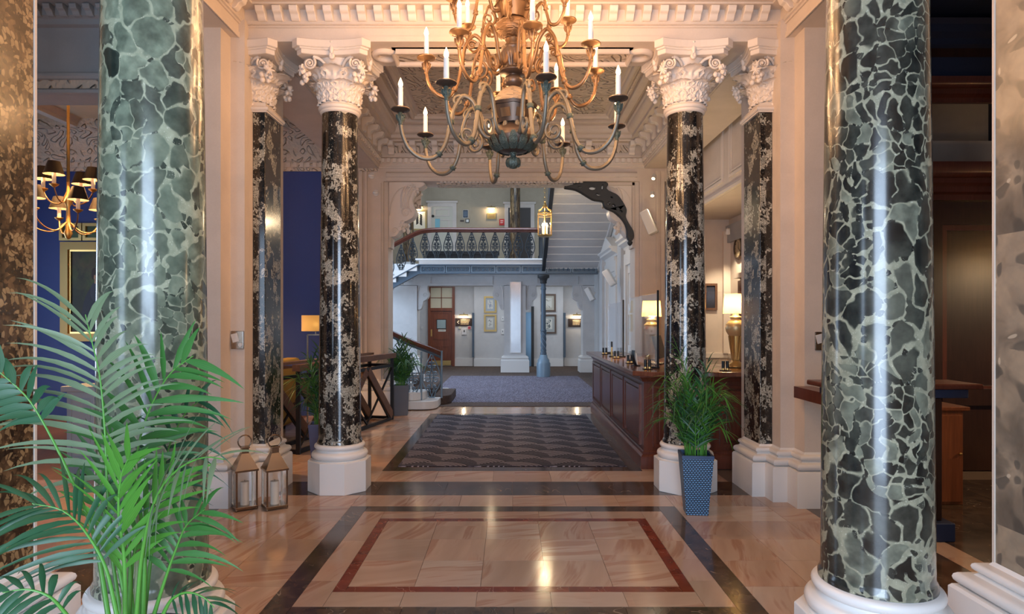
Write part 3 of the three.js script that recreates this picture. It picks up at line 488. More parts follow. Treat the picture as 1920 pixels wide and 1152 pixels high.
// bar screen on the other side
{ const w = struct('wall_bar', [box(3.2, 7, 4.39, 4.9, 6.95, 7.2), box(3.2, 7, 0, 3.31, 7.0, 7.2)], M.darkWood, 'dark mahogany bar screen behind the host counter', 'wall');
  mesh('cornice', sweep([[0, 0], [0.05, 0], [0.05, 0.05], [0.1, 0.08], [0.1, 0.13], ...arc(0.1, 0.2, 0.07, -90, 0, 5), [0.18, 0.24], [0, 0.24]], [[3.2, -7], [7, -7]], { y: 4.01 }), M.mahogany, w);
  mesh('cornice', sweep([[0, 0], [0.05, 0], [0.05, 0.06], [0.1, 0.08], [0.1, 0.14], [0.14, 0.17], [0.14, 0.22], ...arc(0.14, 0.29, 0.07, -90, 0, 5), [0.22, 0.34], [0.22, 0.38], [0, 0.38]], [[3.2, -7], [7, -7]], { y: 2.95 }), M.mahogany, w);
  mesh('frieze', box(3.2, 7, 4.25, 4.5, 6.94, 7.0), M.navy, w); mesh('upper_cornice', sweep([[0, 0], [0.06, 0.02], [0.06, 0.08], [0.14, 0.12], [0.14, 0.2], [0.2, 0.24], [0, 0.24]], [[3.2, -6.95], [7, -6.95]], { y: 4.6 }), M.navy, w);
  const door = mesh('door_panel', [box(4.5, 4.66, 0.9, 2.86, 6.93, 7.0), box(4.66, 5.6, 2.68, 2.86, 6.93, 7.0), box(4.66, 5.6, 0.72, 0.9, 6.93, 7.0)], M.darkWood, w);
  mesh('moulding', [box(4.66, 4.72, 0.9, 2.68, 6.95, 7.0), box(4.72, 5.6, 2.62, 2.68, 6.95, 7.0), box(4.72, 5.6, 0.9, 0.93, 6.95, 7.0)], M.mahogany, door);
  mesh('post', box(4.36, 4.47, 0, 4.01, 6.93, 7.0), M.darkWood, w);
  mesh('light_slope', box(3.2, 7, 3.33, 4.0, 8.4, 8.6), M.plaster, w, 'cream wall seen through the open transom'); }
struct('wall_bar_room', [box(3.99, 7.2, 0, 5.2, 9.4, 9.6)], M.plaster, 'cream wall of the room beyond the bar screen', 'wall');
// stair hall
struct('wall_hall_right', [box(2.6, 2.8, 0, 8.4, 11.5, 24.2)], M.hallWall, 'pale side wall of the stair hall with pedimented doors', 'wall');
struct('wall_hall_left', [box(-6.2, -6, 0, 8.4, 11.2, 15.2), box(-6.2, -6, 0, 8.4, 19.2, 24.2), box(-6.2, -6, 0, 1.0, 15.2, 19.2), box(-6.2, -6, 3.2, 8.4, 15.2, 19.2)], M.hallWall, 'pale far side wall behind the staircase', 'wall');
struct('wall_hall_front', [box(-6.2, 2.8, 5.2, 8.4, 11.2, 11.5), box(-6.2, -2.62, 0, 5.2, 11.2, 11.5)], M.hallWall, 'pale wall above the hall opening', 'wall');
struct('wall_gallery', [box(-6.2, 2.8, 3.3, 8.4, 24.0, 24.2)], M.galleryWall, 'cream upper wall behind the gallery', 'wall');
struct('ceiling_hall', [box(-6.2, -2.9, 8.2, 8.4, 11.5, 24.2), box(1.7, 2.8, 8.2, 8.4, 11.5, 24.2), box(-2.9, 1.7, 8.2, 8.4, 11.5, 14.0), box(-2.9, 1.7, 8.2, 8.4, 17.8, 24.2)], M.hallWall, 'white stair hall ceiling with a glazed skylight', 'ceiling');
{ const g = struct('window_2', null, null, 'glazed skylight above the stair hall', 'window');
  for (let i = 0; i < 4; i++) mesh('bar', box(-2.9 + i * 1.53, -2.85 + i * 1.53, 8.22, 8.3, 14.0, 17.8), M.white, g);
  for (let i = 0; i < 3; i++) mesh('pane', box(-2.85 + i * 1.53, -1.37 + i * 1.53, 8.25, 8.26, 14.0, 17.8), M.pane, g); }
{ const g = struct('window_3', null, null, 'added stair window out of view in the hall side wall', 'window');  // unseen window added to brighten the back wall and piers
  for (let i = 0; i < 5; i++) mesh('mullion', box(-6.14, -6.06, 1.0, 3.2, 15.2 + i * 0.98, 15.28 + i * 0.98), M.white, g);
  for (let i = 0; i < 4; i++) mesh('pane', box(-6.11, -6.1, 1.0, 3.2, 15.28 + i * 0.98, 16.18 + i * 0.98), M.pane, g); }
{ const g = struct('window_4', null, null, 'added sash window in the entrance wall to light the lounge aisle', 'window');  // window added behind the camera so the aisle gets light
  mesh('frame', [box(-5.5, -5.42, 1.1, 3.5, -1.5, -1.6), box(-4.08, -4.0, 1.1, 3.5, -1.5, -1.6), box(-5.42, -4.08, 1.1, 1.18, -1.5, -1.6), box(-5.42, -4.08, 3.42, 3.5, -1.5, -1.6), box(-5.42, -4.08, 2.26, 2.34, -1.5, -1.6)], M.white, g);
  for (const [a, b] of [[1.18, 2.26], [2.34, 3.42]]) mesh('pane', box(-5.42, -4.08, a, b, -1.54, -1.55), M.pane, g); }
// ---------------------------------------------------------------- columns, pilasters, capitals
// acanthus leaf: stands on y = 0 against the bell (towards +z is out), height h, width w
function acanthus(h, w, r, lean = 0.35) {
  return grid(18, 22, (u, v) => {
    const lob = Math.abs(Math.sin(v * PI * 4.2 + 0.5)), lobes = 0.6 + 0.4 * Math.pow(lob, 0.6), wide = w * (0.68 + 0.55 * Math.sin(Math.min(v, 0.92) * PI * 0.8)) * lobes * (v > 0.86 ? Math.sqrt(Math.max(0, (1.02 - v) / 0.16)) : 1);
    const t = (u - 0.5) * 2, a = t * wide / 2 / r, at = Math.abs(t);
    const curl = smooth(0.62, 1, v), rib = Math.exp(-at * at * 40) * 0.012, vein = 0.011 * Math.cos((at * 2.6 - v * 8.4) * PI) * smooth(0.08, 0.3, at) * (1 - 0.4 * curl), edge = -0.02 * smooth(0.75, 1, at) + 0.016 * smooth(0.45, 0.75, at);
    const out = r + 0.016 + lean * h * Math.pow(v, 2.2) * 0.5 + curl * h * 0.19 + rib + vein + edge;
    const y = h * (v - 0.4 * curl * curl * (v - 0.5)) - at * 0.014 * lobes;
    return V(Math.sin(a) * out, y, Math.cos(a) * out);
  });
}
function voluteGeo(R, wide) {                                     // a scroll in the xy plane, centred on its eye
  const pts = spiralPoints(R, R * 0.18, 2.1, 52, PI * 0.75, 1), g = [];
  g.push(tube(pts, (t) => wide * (1 - 0.45 * t), 52, 7));
  g.push(new THREE.SphereGeometry(R * 0.24, 10, 8).translate(0, 0, 0.006));
  return merge(g);
}
function birdGeo() {                                              // small spread-winged ornament in the middle of the abacus
  const g = [], wing = splineShape([[0.0, 0.0], [0.03, 0.03], [0.07, 0.035], [0.12, 0.03], [0.13, 0.022], [0.1, 0.0], [0.09, -0.012], [0.06, -0.022], [0.04, -0.03], [0.01, -0.025]], 40);
  g.push(new THREE.SphereGeometry(0.026, 10, 8).scale(0.85, 1.9, 0.8).translate(0, -0.01, 0.012), new THREE.SphereGeometry(0.018, 8, 6).translate(0, 0.05, 0.016), new THREE.ConeGeometry(0.007, 0.02, 6).rotateX(PI / 2).translate(0, 0.048, 0.036));
  g.push(extrude(wing, 0.012, 0.004, 5).translate(0.012, 0.012, 0), extrude(wing, 0.012, 0.004, 5).rotateY(PI).translate(-0.012, 0.012, 0.012));
  g.push(new THREE.SphereGeometry(0.03, 10, 8).scale(1, 1, 0.7).translate(0, -0.075, 0.0));
  for (const x of [-0.012, 0.012]) g.push(new THREE.CylinderGeometry(0.006, 0.009, 0.04, 6).translate(x, -0.065, 0.014));
  return merge(g);
}
function clusterGeo(seed) { const r = rng(seed), g = []; for (let i = 0; i < 13; i++) { const q = 0.014 + r() * 0.016; g.push(new THREE.IcosahedronGeometry(q, 1).scale(1, 1.1, 0.9).translate((r() - 0.5) * 0.1, (r() - 0.62) * 0.13, (r() - 0.5) * 0.06)); } for (let i = 0; i < 6; i++) { const a = i / 6 * 2 * PI; g.push(new THREE.SphereGeometry(0.02, 7, 5).scale(1.5, 0.5, 0.7).rotateZ(a).translate(Math.cos(a) * 0.03, Math.sin(a) * 0.03 + 0.02, 0.035)); } return merge(g); }
function abacusGeo(w, h) {                                        // concave-sided square slab with moulded edge, cut corners
  const out = [], c = w * 0.085;
  const plan = (k) => { const a = w / 2 * k, cc = c * k, s = new THREE.Shape(); let first = true; for (let q = 0; q < 4; q++) { const rot = (x, y) => { const t = q * PI / 2; return [x * Math.cos(t) - y * Math.sin(t), x * Math.sin(t) + y * Math.cos(t)]; }; const A = rot(-a + cc, -a), B = rot(a - cc, -a), C = rot(0, -a * 0.78); if (first) { s.moveTo(...A); first = false; } else s.lineTo(...A); s.quadraticCurveTo(C[0] * 0.94, C[1] * 0.94, ...B); } s.closePath(); return s; };
  const layers = [[0.9, 0, 0.35], [0.94, 0.33, 0.48], [1, 0.45, 1]];
  for (const [k, a, b] of layers) out.push(extrude(plan(k), h * (b - a) - 0.01, 0.006, 10).rotateX(-PI / 2).translate(0, h * a + 0.005, 0));
  return merge(out);
}
const CAP = { leafA: acanthus(0.23, 0.145, 0.172), leafB: acanthus(0.37, 0.15, 0.176, 0.4), volute: voluteGeo(0.058, 0.013), bird: birdGeo(), cluster: clusterGeo(3), abacus: abacusGeo(0.72, 0.13) };
CAP.stalk = [-1, 1].map((s) => tube([[s * 0.05, -0.11, -0.05], [s * 0.07, -0.02, 0.0], [s * 0.12, 0.045, 0.045], [s * 0.185, 0.062, 0.075]], (t) => 0.011 + 0.006 * t, 16, 6));
function capital(parent, square = false, rt = 0.17) {             // origin at the top of the shaft
  const cap = mesh('capital', lathe([[rt - 0.005, -0.02], [rt + 0.012, -0.015], [rt + 0.022, 0.0], [rt + 0.022, 0.012], ...arc(rt + 0.012, 0.035, 0.026, -80, 80, 7).map(([a, b]) => [a, b]), [rt + 0.016, 0.065], [rt + 0.016, 0.078], [rt + 0.004, 0.085], [rt, 0.1], [rt + 0.004, 0.3], [rt + 0.03, 0.42], [rt + 0.075, 0.48]], 40), M.plasterGloss, parent, 'white carved leaf capital');
  if (square) cap.scale.set(1.15, 1, 1.15);
  for (let i = 0; i < 8; i++) { const a = mesh('leaf', CAP.leafA, M.plasterGloss, cap); a.position.y = 0.08; a.rotation.y = i * PI / 4 + PI / 8; a.scale.set(rt / 0.168, 1, rt / 0.168); }
  for (let i = 0; i < 8; i++) { const a = mesh('leaf', CAP.leafB, M.plasterGloss, cap); a.position.y = 0.08; a.rotation.y = i * PI / 4; a.scale.set(rt / 0.168, 1, rt / 0.168); }
  for (let i = 0; i < 4; i++) {
    const t = i * PI / 2, c = Math.cos(t), s = Math.sin(t), put = (m, x, y, z) => { m.position.set(x * c + z * s, y, -x * s + z * c); m.rotation.y = t; };
    put(mesh('volute', CAP.volute, M.plasterGloss, cap), 0.215, 0.4, 0.262);
    const l = mesh('volute', CAP.volute, M.plasterGloss, cap); put(l, -0.215, 0.4, 0.262); l.scale.x = -1;
    for (const k of CAP.stalk) put(mesh('stalk', k, M.plasterGloss, cap), 0, 0.4, 0.185);
    put(mesh('bird_ornament', CAP.bird, M.plasterGloss, cap), 0, 0.53, 0.29);
    const q = mesh('flower_cluster', CAP.cluster, M.plasterGloss, cap); q.position.set(0.262 * (c + s) , 0.31, 0.262 * (c - s)); q.rotation.y = t + PI / 4;
    if (square && false) q.visible = true;
  }
  const ab = mesh('abacus', CAP.abacus, M.plasterGloss, cap); ab.position.y = 0.47;
  return cap;
}
function shaftGeo(r0, r1, y0, y1, turn = 0) {
  const pts = [[r0 + 0.012, 0], [r0 + 0.012, 0.02], [r0 + 0.004, 0.035]]; for (let i = 0; i <= 14; i++) { const t = i / 14; pts.push([lerp(r0, r1, t) + 0.004 * Math.sin(t * PI), lerp(0.05, y1 - y0 - 0.03, t)]); } pts.push([r1 + 0.006, y1 - y0]);
  const g = new THREE.LatheGeometry(pts.map(([r, y]) => V2(r, y)), 72); const uv = g.attributes.uv, p = g.attributes.position;
  for (let i = 0; i < uv.count; i++) uv.setXY(i, uv.getX(i) * 2 * PI * r0, p.getY(i));
  return g.rotateY(PI / 2 + turn).translate(0, y0, 0);
}
function columnBase(R, oct = true) {                              // R: shaft radius; moulded round base on an octagonal plinth
  const s = 0.2265, a = s * (1 + Math.SQRT2) / 2 * 1, pl = 0.30, k = R / 0.203;
  const pts = []; for (let i = 0; i < 8; i++) { const t = (i + 0.5) * PI / 4; pts.push([a / Math.cos(PI / 8) * Math.cos(t) * k, a / Math.cos(PI / 8) * Math.sin(t) * k]); }
  const plinth = metreUV(extrude(shapeOf(pts), pl - 0.012, 0.006, 1, 2).rotateX(-PI / 2).translate(0, 0.006, 0));
  const round = lathe([[0.262 * k, pl], [0.262 * k, pl + 0.006], ...arc(0.235 * k, pl + 0.045, 0.034, -85, 85, 8), [0.225 * k, pl + 0.083], [0.222 * k, pl + 0.1], ...arc(0.218 * k, pl + 0.128, 0.024, -85, 85, 8), [R + 0.006, pl + 0.155], [R, pl + 0.16]], 56);
  return [plinth, round];
}
function column(x, d, r0, r1, m, label) {
  const c = thing('marble_column', label, 'column', undefined, 'thing'); c.position.set(x, 0, -d);
  const [p, r] = columnBase(r0); const b = mesh('base', r, M.white, c, 'white moulded column base'); mesh('plinth', p, M.white, b, 'white octagonal plinth');
  mesh('shaft', shaftGeo(r0, r1, 0.455, 3.66, Math.atan2(-x, d)), m, c, 'polished marble shaft');
  const cap = capital(c, false, r1); cap.position.y = 3.66; return c;
}
column(-1.66, 2.94, 0.232, 0.2, M.greenA, 'pale green breccia marble column behind the large palm');
column(1.66, 2.94, 0.232, 0.2, M.greenB, 'dark green breccia marble column beside the host counter');
column(-1.69, 6.27, 0.203, 0.168, M.speck, 'black and white speckled marble column between the lanterns and the rug');
column(1.69, 6.27, 0.203, 0.168, M.speck, 'black and white speckled marble column behind the blue planter');
function pilaster(s, d0, d1, x0, x1, m, label, cap) {
  const c = thing('marble_pilaster', label, 'pilaster', undefined, 'thing');
  mesh('shaft', rboxAt(Math.min(s * x0, s * x1), Math.max(s * x0, s * x1), 0.46, 3.66, d0, d1, 0.008), m, c, 'flat polished marble shaft');
  if (cap) { const k = capital(c, false, 0.185); k.position.set(s * (x0 + 0.21), 3.66, -(d0 + d1) / 2 + 0.02);
    mesh('necking', sweep([[0, 0], [0.02, 0], ...arc(0.02, 0.03, 0.02, -90, 90, 5), [0.01, 0.06], [0, 0.09]], [[s * x0, -d1], [s * x0, -d0], [s * x1, -d0]], { y: 3.62, side: s }), M.plasterGloss, c); }
  return c;
}
pilaster(-1, 6.08, 6.5, 2.35, 2.469, M.speck, 'speckled marble pilaster behind the two silver lanterns', true);
pilaster(1, 6.08, 6.5, 2.35, 2.469, M.speck, 'speckled marble pilaster at the end of the reception desk', true);
for (const s of [-1, 1]) {
  const c = pilaster(s, 2.52, 3.12, 2.34, 2.9, s < 0 ? M.brown : M.tan, s < 0 ? 'brown chipped marble pilaster behind the large palm' : 'grey tan marble pilaster opposite the host counter', false);
  mesh('edge_strip', box(...[s * 2.335, s * 2.35].sort((a, b) => a - b), 0.46, 4.2, 3.115, 3.13), M.plaster, c, 'thin pale edge');
  mesh('base', sweep(baseProfile.map(([a, b]) => [a * 1.15, b]), [[s * 2.9, -3.12], [s * 2.34, -3.12], [s * 2.34, -2.52], [s * 2.9, -2.52]], { side: s }), M.white, c, 'cream moulded base');
  mesh('core', box(...[s * 2.36, s * 2.88].sort((a, b) => a - b), 0, 0.46, 2.54, 3.1), M.white, c);
  mesh('upper_shaft', box(...[s * 2.34, s * 2.9].sort((a, b) => a - b), 3.66, 4.25, 2.52, 3.12), M.plaster, c);
}
// ---------------------------------------------------------------- stair hall
const X = (px, d) => (px - 957) * d / F + EYEX, Y = (py, d) => EYE + (600 - py) * d / F;
const pbox = (x0, x1, y1, y0, d, thick = 0.03) => box(X(x0, d), X(x1, d), Y(y0, d), Y(y1, d), d - thick, d);   // a board flat on a wall that faces the camera at depth d
function frameGeo(x0, x1, y0, y1, d, w, t) { return [box(x0, x1, y1 - w, y1, d - t, d), box(x0, x1, y0, y0 + w, d - t, d), box(x0, x0 + w, y0 + w, y1 - w, d - t, d), box(x1 - w, x1, y0 + w, y1 - w, d - t, d)]; }
function printed(name, x0, x1, y0, y1, d, draw, parent, w = 128, h = 128, t = 0.004) {      // flat print on a thin board, facing the camera side
  const b = new THREE.BoxGeometry(x1 - x0, y1 - y0, t), tex = canvasTex(w, h, draw);
  return mesh(name, b.translate((x0 + x1) / 2, (y0 + y1) / 2, -d + t / 2), std(0xffffff, 0.6, { map: tex }), parent);
}
const BW = 22.8;
{ const w = struct('wall_back', [box(-6, 2.6, 0, 3.1, BW, 24.0), box(X(889, 22.6), X(945, 22.6), 0, Y(533, 22.6), 22.6, 22.8), box(X(1000, 22.6), X(1056, 22.6), 0, Y(533, 22.6), 22.6, 22.8)], M.hallWall, 'pale back wall of the stair hall with mahogany door', 'wall');
  mesh('skirting', [box(X(853, BW), X(886, BW), 0, 0.28, 22.77, 22.8), box(X(889, 22.6), X(945, 22.6), 0, 0.28, 22.57, 22.6), box(X(1000, 22.6), X(1056, 22.6), 0, 0.28, 22.57, 22.6), box(X(1058, BW), 2.6, 0, 0.28, 22.77, 22.8)], M.white, w);
  for (const p of [887.5, 1058]) mesh('corner_guard', box(X(p - 2, 22.7), X(p + 2, 22.7), Y(670, 22.7), Y(587, 22.7), 22.55, 22.8), M.ironBlue, w, 'dark corner guard strip');
  mesh('lift_door', box(X(984, 22.7), X(999, 22.7), 0, Y(586, 22.7), 22.68, 22.76), std(new THREE.Color().setRGB(0.13, 0.22, 0.3), 0.3, { metalness: 0.7 }), w, 'blue steel lift door');
  mesh('lift_reveal', box(X(996, 22.6), X(1001, 22.6), 0, Y(575, 22.6), 22.5, 22.7), M.black, w); }
{ const g = struct('door_2', null, null, 'mahogany door with small window and four pane transom', 'door'), a = X(803, BW), b = X(853, BW), top = Y(535, BW), tr = Y(580, BW);
  mesh('frame', [box(a, a + 0.09, 0, top, 22.7, 22.82), box(b - 0.09, b, 0, top, 22.7, 22.82), box(a + 0.09, b - 0.09, top - 0.09, top, 22.7, 22.82), box(a + 0.09, b - 0.09, tr - 0.06, tr + 0.04, 22.7, 22.82)], M.doorWood, g);
  const l = mesh('door_leaf', box(a + 0.09, b - 0.09, 0.02, tr - 0.06, 22.76, 22.8), M.doorWood, g);
  mesh('panel_moulding', [...frameGeo(a + 0.2, b - 0.2, 0.95, tr - 0.12, 22.76, 0.03, 0.02), ...frameGeo(a + 0.2, (a + b) / 2 - 0.03, 0.22, 0.72, 22.76, 0.03, 0.02), ...frameGeo((a + b) / 2 + 0.03, b - 0.2, 0.22, 0.72, 22.76, 0.03, 0.02)], M.doorWood, l);
  mesh('window', box(X(820, BW), X(836, BW), Y(616, BW), Y(600, BW), 22.745, 22.76), std(0x9fb2b4, 0.2), l, 'grey frosted door light'); mesh('window_rim', frameGeo(X(819, BW), X(837, BW), Y(617, BW), Y(599, BW), 22.76, 0.02, 0.02), M.black, l);
  printed('door_sign', X(822, BW), X(836, BW), Y(622, BW), Y(618, BW), 22.755, (c, w, h) => { c.fillStyle = '#e8e4d8'; c.fillRect(0, 0, w, h); c.fillStyle = '#333'; for (let i = 0; i < 9; i++) c.fillRect(14 + i * 11, 12, 7, 8); }, l, 128, 32);
  mesh('push_plate', box(X(808, BW), X(810.5, BW), Y(631, BW), Y(618, BW), 22.745, 22.76), M.brass, l); mesh('kick_plate', box(a + 0.14, b - 0.14, 0.03, 0.2, 22.75, 22.76), M.gilt, l, 'brass kick plate');
  const xm = (a + b) / 2, ym = (tr + top - 0.05) / 2; mesh('muntin', [box(xm - 0.012, xm + 0.012, tr + 0.04, top - 0.09, 22.76, 22.79), box(a + 0.09, b - 0.09, ym - 0.012, ym + 0.012, 22.76, 22.79)], M.doorWood, g);
  const paneM = std(0xd8ceb2, 0.2); for (const [p, q] of [[a + 0.09, xm - 0.012], [xm + 0.012, b - 0.09]]) for (const [r, s] of [[tr + 0.04, ym - 0.012], [ym + 0.012, top - 0.09]]) mesh('pane', box(p, q, r, s, 22.775, 22.785), paneM, g); }

// piers under the gallery
function galleryPier(x0, x1, d, label, panel) {
  const p = struct('wall_gallery_pier', [box(x0, x1, 0, 2.72, d, d + 0.6)], M.hallWall, label, 'pier');
  mesh('base', sweep([[0.1, 0], [0.1, 0.36], [0.07, 0.4], [0.07, 0.42], ...arc(0.05, 0.45, 0.03, -90, 90, 5), [0.02, 0.5], [0, 0.52]], [[x0, -d - 0.6], [x0, -d], [x1, -d], [x1, -d - 0.6]], {}), M.white, p);
  if (panel) { mesh('marble_panel', box(X(957, d), X(976, d), Y(662, d), Y(530, d), d - 0.02, d), std(new THREE.Color().setRGB(0.78, 0.8, 0.84), 0.12, { map: T.plaster }), p, 'polished white panel'); mesh('panel_frame', frameGeo(X(956, d), X(977, d), Y(663, d), Y(529, d), d, 0.02, 0.03), M.white, p); }
  p.position.y = 0.011; return p;
}
galleryPier(X(945, 20), X(986, 20), 20, 'pale pier with a polished white panel beneath the gallery', true);
galleryPier(X(1093, 20), 2.6, 20, 'pale pier at the end of the gallery by the side wall', false);
galleryPier(-4.6, X(782, 20), 20, 'pale wall under the staircase beside the mahogany door', false);
{ const b = struct('trim_5', [box(-4.6, 2.6, 2.72, 3.06, 20, 20.6)], M.hallWall, 'pale beam on brackets under the gallery', 'beam');
  for (const [p, q] of [[806, 924], [1006, 1084]]) mesh('panel_moulding', frameGeo(X(p, 20), X(q, 20), 2.76, 3.02, 20, 0.03, 0.02), M.hallWall, b); }
// a scrolled bracket: hangs from its top edge, leans along +x
function scrollBracket(w, h, t) {
  const s = splineShape([[0, 0], [w, 0], [w, -0.06 * h], [0.86 * w, -0.1 * h], [0.78 * w, -0.18 * h], [0.7 * w, -0.3 * h], [0.72 * w, -0.42 * h], [0.78 * w, -0.52 * h], [0.72 * w, -0.63 * h], [0.55 * w, -0.7 * h], [0.4 * w, -0.74 * h], [0.34 * w, -0.84 * h], [0.22 * w, -0.97 * h], [0.08 * w, -h], [0, -0.96 * h], [0, -0.5 * h]], 90);
  return extrude(s, t, 0.012, 8, 2).translate(0, 0, -t / 2);
}
function bracketThing(name, label, x, y, d, w, h, t, mir, m, fancy) {
  const g = thing(name, label, 'bracket'); g.position.set(x, y, -d); if (mir) g.rotation.y = PI;
  const zf = mir ? -1 : 1;
  mesh('bracket_body', scrollBracket(w, h, t), m, g);
  for (const [cx, cy, r] of [[0.5 * w, -0.56 * h, 0.17 * w], [0.16 * w, -0.9 * h, 0.1 * w]]) for (const f of [1, -1]) { const v = mesh('scroll', tube(spiralPoints(r, r * 0.15, 1.8, 40, 0, 1), (q) => r * 0.2 * (1 - 0.5 * q), 40, 6).translate(cx, cy, f * (t / 2 + 0.012)), m, g); }
  const sp = extrude((() => { const s = shapeOf([[0, 0], [w * 0.8, 0], [0, -h * 0.4]]); return s; })(), t * 0.2, 0).translate(0, -0.001, -t * 0.1);
  for (const f of [1, -1]) mesh('arch_band', tube([[0.02 * w, -0.62 * h, f * t / 2], [0.08 * w, -0.36 * h, f * t / 2], [0.3 * w, -0.14 * h, f * t / 2], [0.75 * w, -0.04 * h, f * t / 2]], 0.022 * h, 20, 6), m, g);
  if (fancy) {                                                     // drapery folds and leaf lumps, as on the carved post brackets
    for (const f of [1, -1]) {
      for (let i = 0; i < 4; i++) mesh('fold', tube([[(0.82 - i * 0.1) * w, -0.06 * h, f * t / 2], [(0.62 - i * 0.06) * w, -0.2 * h, f * (t / 2 + 0.02)], [(0.55 - i * 0.05) * w, -0.36 * h, f * (t / 2 + 0.015)], [(0.6 - i * 0.08) * w, -0.48 * h, f * t / 2]], (q) => 0.03 * (0.5 + Math.sin(q * PI)), 18, 6), m, g);
      mesh('leaf', clusterGeo(21 + f).scale(1.6, 1.5, 0.8).rotateZ(0.5).translate(0.72 * w, -0.12 * h, f * (t / 2)), m, g);
      mesh('leaf', clusterGeo(27 + f).scale(1.2, 1.2, 0.7).translate(0.42 * w, -0.8 * h, f * (t / 2)), m, g);
    }
  }
  return g;
}
for (const [px, mir, near] of [[785, false, 'beside the mahogany door'], [944, true, 'on the picture wall side of the panelled pier'], [987, false, 'on the iron column side of the panelled pier'], [1092, true, 'above the lamp lit sign by the end pier']])
  bracketThing('scroll_bracket', 'pale scrolled plaster bracket under the gallery ' + near, X(px, 20.2), 2.98, 20.2, 0.42, 1.0, 0.3, mir, M.hallWall, false);
bracketThing('carved_bracket', 'large carved figure scroll bracket on the post by the staircase', -2.112, 4.02, 11.22, 0.56, 0.92, 0.3, false, M.plasterGloss, true);
bracketThing('carved_bracket', 'large carved figure scroll bracket on the post by the reception desk', 2.112, 4.02, 11.28, 0.52, 0.92, 0.28, true, M.plasterGloss, true);
{ const t = struct('trim_6', null, null, 'carved spandrel panels in the upper corners of the hall opening', 'panel');
  for (const s of [-1, 1]) { mesh('spandrel', box(...[s * 1.6, s * 2.13].sort((a, b) => a - b), 3.62, 4.03, 11.3, 11.36), M.relief, t); mesh('spandrel_moulding', [box(...[s * 2.09, s * 2.13].sort((a, b) => a - b), 2.9, 4.03, 11.08, 11.4), box(...[s * 1.55, s * 2.13].sort((a, b) => a - b), 3.98, 4.03, 11.08, 11.4)], M.plaster, t); } }

// gallery deck, girder, balustrade
const GD = 18.4;
{ const g = struct('floor_gallery', [box(-2.65, 2.6, 3.062, 3.385, GD + 0.03, 24.0), box(-6, -2.65, 3.062, 3.385, 19.8, 24)], M.hallWall, 'gallery deck on iron girder across the hall', 'floor');
  mesh('nosing', rboxAt(-2.75, 1.1, 3.36, 3.41, GD - 0.06, GD + 0.3, 0.015), M.white, g);
  mesh('riser', box(-2.65, 1.0, 3.24, 3.36, GD, GD + 0.04), M.white, g); }
{ const g = thing('iron_girder', 'blue grey cast iron girder with ornamental panels carrying the gallery', 'girder');
  const slopeY = (x) => 3.24 + (x + 2.65) * 0.54;
  mesh('web', [box(-2.65, 2.5, 2.97, 3.24, GD + 0.02, GD + 0.12), extrude(shapeOf([[-3.95, slopeY(-3.95) - 0.27], [-2.65, 2.97], [-2.65, 3.24], [-3.95, slopeY(-3.95)]]), 0.1, 0).translate(0, 0, -GD - 0.12)], M.ironBlue, g);
  mesh('flange', [box(-2.65, 2.5, 3.215, 3.245, GD - 0.06, GD + 0.14), box(-2.65, 2.5, 2.965, 2.995, GD - 0.06, GD + 0.14), extrude(shapeOf([[-3.95, slopeY(-3.95) - 0.03], [-2.65, 3.215], [-2.65, 3.245], [-3.95, slopeY(-3.95)]]), 0.2, 0).translate(0, 0, -GD - 0.14), extrude(shapeOf([[-3.95, slopeY(-3.95) - 0.28], [-2.65, 2.965], [-2.65, 2.995], [-3.95, slopeY(-3.95) - 0.25]]), 0.2, 0).translate(0, 0, -GD - 0.14)], M.ironBlue, g);
  for (let i = 0; i < 7; i++) { const x = -2.6 + i * 0.727; const p = mesh('panel', frameGeo(x, x + 0.69, 3.01, 3.2, GD + 0.02, 0.02, 0.02), M.ironLight, g);
    const o = []; for (let k = 0; k < 5; k++) for (const f of [1, -1]) o.push(tube(spiralPoints(0.045, 0.012, 1.1, 16, k, f).map((q) => q.clone().add(V(x + 0.09 + k * 0.127, 3.105 + f * 0.012, -GD - 0.008))), 0.006, 16, 4)); mesh('scrollwork', o, M.ironLight, p); } }
